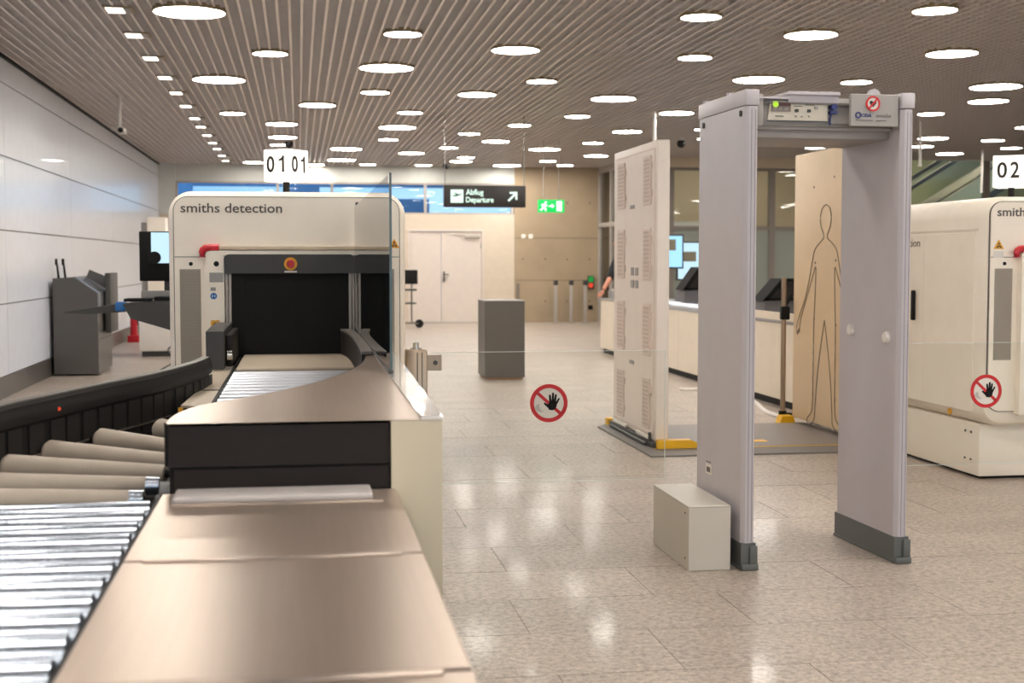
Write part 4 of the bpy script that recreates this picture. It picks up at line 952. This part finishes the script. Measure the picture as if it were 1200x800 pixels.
obj('arrow', G().prism(A([(-.075, -.055), (-.055, -.075), (.04, .02), (.04, -.045), (.068, -.045), (.068, .068), (-.045, .068), (-.045, .04), (.02, .04)]), 'y', SYY-.005, SYY), sign_w, bd_, smooth=False)
for x in (X0+.02, X1-.02): obj('hanger', G().tube((x, SYY+.05, Z1), (x, SYY+.05, CEIL+.1), .008, n=8), chrome, t)
X0, X1, Z0, Z1, SYY = 4.215, 4.69, 2.27, 2.50, 24.0
t = thing('exit_sign', 'lit green emergency exit sign with running figure hanging before the concrete wall', 'sign', ((X0+X1)/2, SYY, Z0))
e = obj('sign_body', G().box(X0, X1, SYY, SYY+.06, Z0, Z1, .005), exit_g, t)
obj('door_symbol', G().box(X1-.14, X1-.05, SYY-.004, SYY, Z0+.03, Z1-.03), exit_w, e, smooth=False)
obj('running_figure', G().disc((X0+.135, Z1-.05), .018, SYY-.004, SYY, n=14).prism([(X0+.10, Z0+.15), (X0+.13, Z0+.155), (X0+.12, Z0+.09), (X0+.15, Z0+.06), (X0+.14, Z0+.03), (X0+.12, Z0+.03), (X0+.125, Z0+.055), (X0+.095, Z0+.08), (X0+.07, Z0+.04), (X0+.03, Z0+.04), (X0+.03, Z0+.055), (X0+.06, Z0+.06)], 'y', SYY-.004, SYY).prism([(X0+.12, Z0+.15), (X0+.17, Z0+.12), (X0+.165, Z0+.11), (X0+.118, Z0+.13)], 'y', SYY-.004, SYY).prism([(X0+.11, Z0+.15), (X0+.07, Z0+.15), (X0+.05, Z0+.12), (X0+.06, Z0+.112), (X0+.08, Z0+.135)], 'y', SYY-.0045, SYY), exit_w, e, smooth=False)
obj('arrow', G().prism([(X0+.20, Z0+.105), (X0+.25, Z0+.105), (X0+.25, Z0+.08), (X0+.29, Z0+.115), (X0+.25, Z0+.15), (X0+.25, Z0+.125), (X0+.20, Z0+.125)], 'y', SYY-.004, SYY), exit_w, e, smooth=False)
for x in (X0+.1, X1-.1): obj('hanger', G().tube((x, SYY+.03, Z1), (x, SYY+.03, CEIL+.1), .006, n=8), chrome, t)

# ------------------------------------------------------------------ dark box in the middle distance
t = thing('dark_pedestal', 'dark grey pedestal box standing alone on the open floor', 'pedestal', (2.42, 16.3, 0))
obj('body', G().box(2.17, 2.65, 16.0, 16.62, .03, .935, .004, 1), mat('pedestal_grey', (92, 86, 80), .45), t)
obj('top_edge', G().box(2.165, 2.655, 15.995, 16.625, .9355, .945, .002, 1), labelg, t)
obj('skirting', G().box(2.19, 2.63, 16.02, 16.60, 0, .03), mat('wood_skirting', (150, 116, 84), .6), t, smooth=False)

# ------------------------------------------------------------------ left side: tray kiosk, workstation, cabinet
t = thing('tray_kiosk', 'dark grey cabinet with sloping top against the left wall', 'cabinet', (-2.7, 18, 0))
KP = [(-2.98, .02), (-2.45, .02), (-2.45, 1.02), (-2.73, 1.215), (-2.98, 1.20)]
obj('side_panel', G().prism(KP, 'y', 17.40, 17.43), kiosk_g, t, smooth=False)
obj('body', G().prism([(-2.97, .02), (-2.46, .02), (-2.46, .99), (-2.73, 1.18), (-2.97, 1.17)], 'y', 17.43, 18.7), kiosk_g, t, smooth=False)
obj('sloped_top', G().prism([(-2.745, 1.21), (-2.73, 1.222), (-2.44, 1.03), (-2.44, .80), (-2.452, .80), (-2.452, 1.02)], 'y', 17.45, 18.7), zinc, t, smooth=False)
obj('screen', G().prism([(-2.70, 1.205), (-2.66, 1.30), (-2.42, 1.20), (-2.45, 1.05)], 'y', 18.2, 18.24), kiosk_g, t, smooth=False)
obj('back_fin', G().box(-2.43, -2.36, 17.9, 18.6, .5, 1.26, .01), darkg, t)
obj('door_seam', G().box(-2.4495, -2.4485, 17.5, 18.6, .44, .445), black, t, smooth=False)
for i, x in enumerate((-2.94, -2.86)):
    o = tag(obj('detector_wand', G().tube((x, 17.6, 1.19), (x-.025, 17.6, 1.44), .016, .010, n=10).box(x-.04, x-.012, 17.58, 17.62, 1.36, 1.44, .005), black), ('left' if i == 0 else 'right') + ' one of two black hand wands upright in the sloping cabinet', 'wand', 'hand wands')
t = thing('operator_desk', 'dark operator shelf with long arm on the left flank of the X-ray machine', 'desk', (-1.1, 9.9, 1.0))
Yd = 9.9
obj('shelf', G().prism([(-1.20, 1.12), (-.765, 1.14), (-.765, .93), (-.86, .93), (-1.15, 1.02)], 'y', Yd-.2, Yd+.35), darkg, t, smooth=False)
obj('arm', G().prism([(-1.62, 1.055), (-1.60, 1.065), (-1.20, 1.125), (-1.20, 1.06), (-1.45, 1.045)], 'y', Yd-.05, Yd+.05), darkg, t, smooth=False)
obj('blue_joint', G().box(-1.27, -1.20, Yd-.06, Yd+.06, 1.065, 1.13, .01), blue, t)
obj('back_ledge', G().box(-1.12, -.765, Yd+.2, Yd+.35, 1.14, 1.20, .008), labelg, t)
obj('mounting_bracket', G().box(-.80, -.756, Yd-.1, Yd+.3, .45, 1.35), darkg, t, smooth=False)
obj('cable', G().path([(a, Yd+.1, b) for a, b in cat_rom([(-.9, .94), (-.85, .86), (-.93, .78), (-.86, .72), (-1.0, .62), (-.95, .56), (-.82, .60)], 5)], .006, 6), labelg, t)
tag(obj('keyboard', G().box(-1.20, -1.02, Yd-.15, Yd+.05, 1.135, 1.155, .004).box(-1.0, -.80, Yd-.12, Yd+.05, 1.14, 1.165, .004), black), 'black keyboard lying on the dark operator shelf', 'keyboard')
t = thing('operator_monitor', 'tall flat monitor above the operator shelf, showing a pale picture', 'monitor', (-.98, 10.2, 1.2))
mo = obj('housing', G().box(-1.14, -.86, 10.2, 10.24, 1.27, 1.63, .006), black, t)
obj('screen_image', G().box(-1.055, -.87, 10.194, 10.199, 1.40, 1.622), screenp, t, smooth=False)
obj('neck', G().box(-.97, -.93, 10.24, 10.28, 1.20, 1.5), darkg, t, smooth=False); obj('camera_head', G().tube((-1.03, 10.15, 1.44), (-1.03, 10.19, 1.44), .045), black, t)
t = thing('equipment_cabinet', 'white equipment cabinet with tall column behind the operator shelf', 'cabinet', (-2.1, 20.9, 0))
obj('lower_body', G().box(-2.33, -1.5, 20.7, 21.5, .08, .74, .01), white, t); obj('plinth', G().box(-2.3, -1.53, 20.74, 21.46, 0, .08), darkg, t, smooth=False)
obj('column', G().box(-2.22, -1.95, 20.9, 21.3, .74, 2.06, .01), cream, t); obj('column_edge', G().box(-2.31, -2.222, 20.95, 21.25, .74, 1.98, .01), labelg, t)
t = thing('fire_extinguisher', 'red fire extinguisher on the far left behind the dark arm', 'extinguisher', (-2.85, 24.5, 0))
obj('cylinder', G().tube((-2.85, 24.5, .12), (-2.85, 24.5, .50), .06, n=20).tube((-2.85, 24.5, .50), (-2.85, 24.5, .56), .06, .03, n=20), red, t); obj('valve', G().box(-2.88, -2.82, 24.47, 24.53, .56, .62).path([(-2.85, 24.47, .60), (-2.78, 24.42, .52), (-2.77, 24.42, .30)], .012, 6), black, t); obj('stand', G().box(-2.95, -2.75, 24.4, 24.6, .0, .12, .01), red, t)

# trolley near the double door
t = thing('equipment_trolley', 'slim trolley with black monitor beside the white double door', 'trolley', (2.45, 28.8, 0))
obj('monitor', G().box(2.05, 2.48, 28.8, 28.85, .92, 1.22, .01), black, t)
obj('upright', G().box(2.12, 2.15, 28.85, 28.9, .10, .95).box(2.34, 2.37, 28.85, 28.9, .1, .95), frame_d, t, smooth=False)
obj('shelf', G().box(2.0, 2.45, 28.7, 29.1, .78, .82), darkg, t, smooth=False); obj('shelf', G().box(2.0, 2.44, 28.7, 29.1, .50, .53), darkg, t, smooth=False)
obj('foot_frame', G().box(2.0, 2.48, 28.7, 28.75, .08, .11).box(2.0, 2.48, 29.05, 29.1, .08, .11), frame_d, t, smooth=False)
obj('wheel', G().tube((2.5, 28.70, .09), (2.5, 28.74, .09), .09), black, t); obj('wheel', G().tube((2.05, 28.70, .05), (2.05, 28.74, .05), .05), black, t)
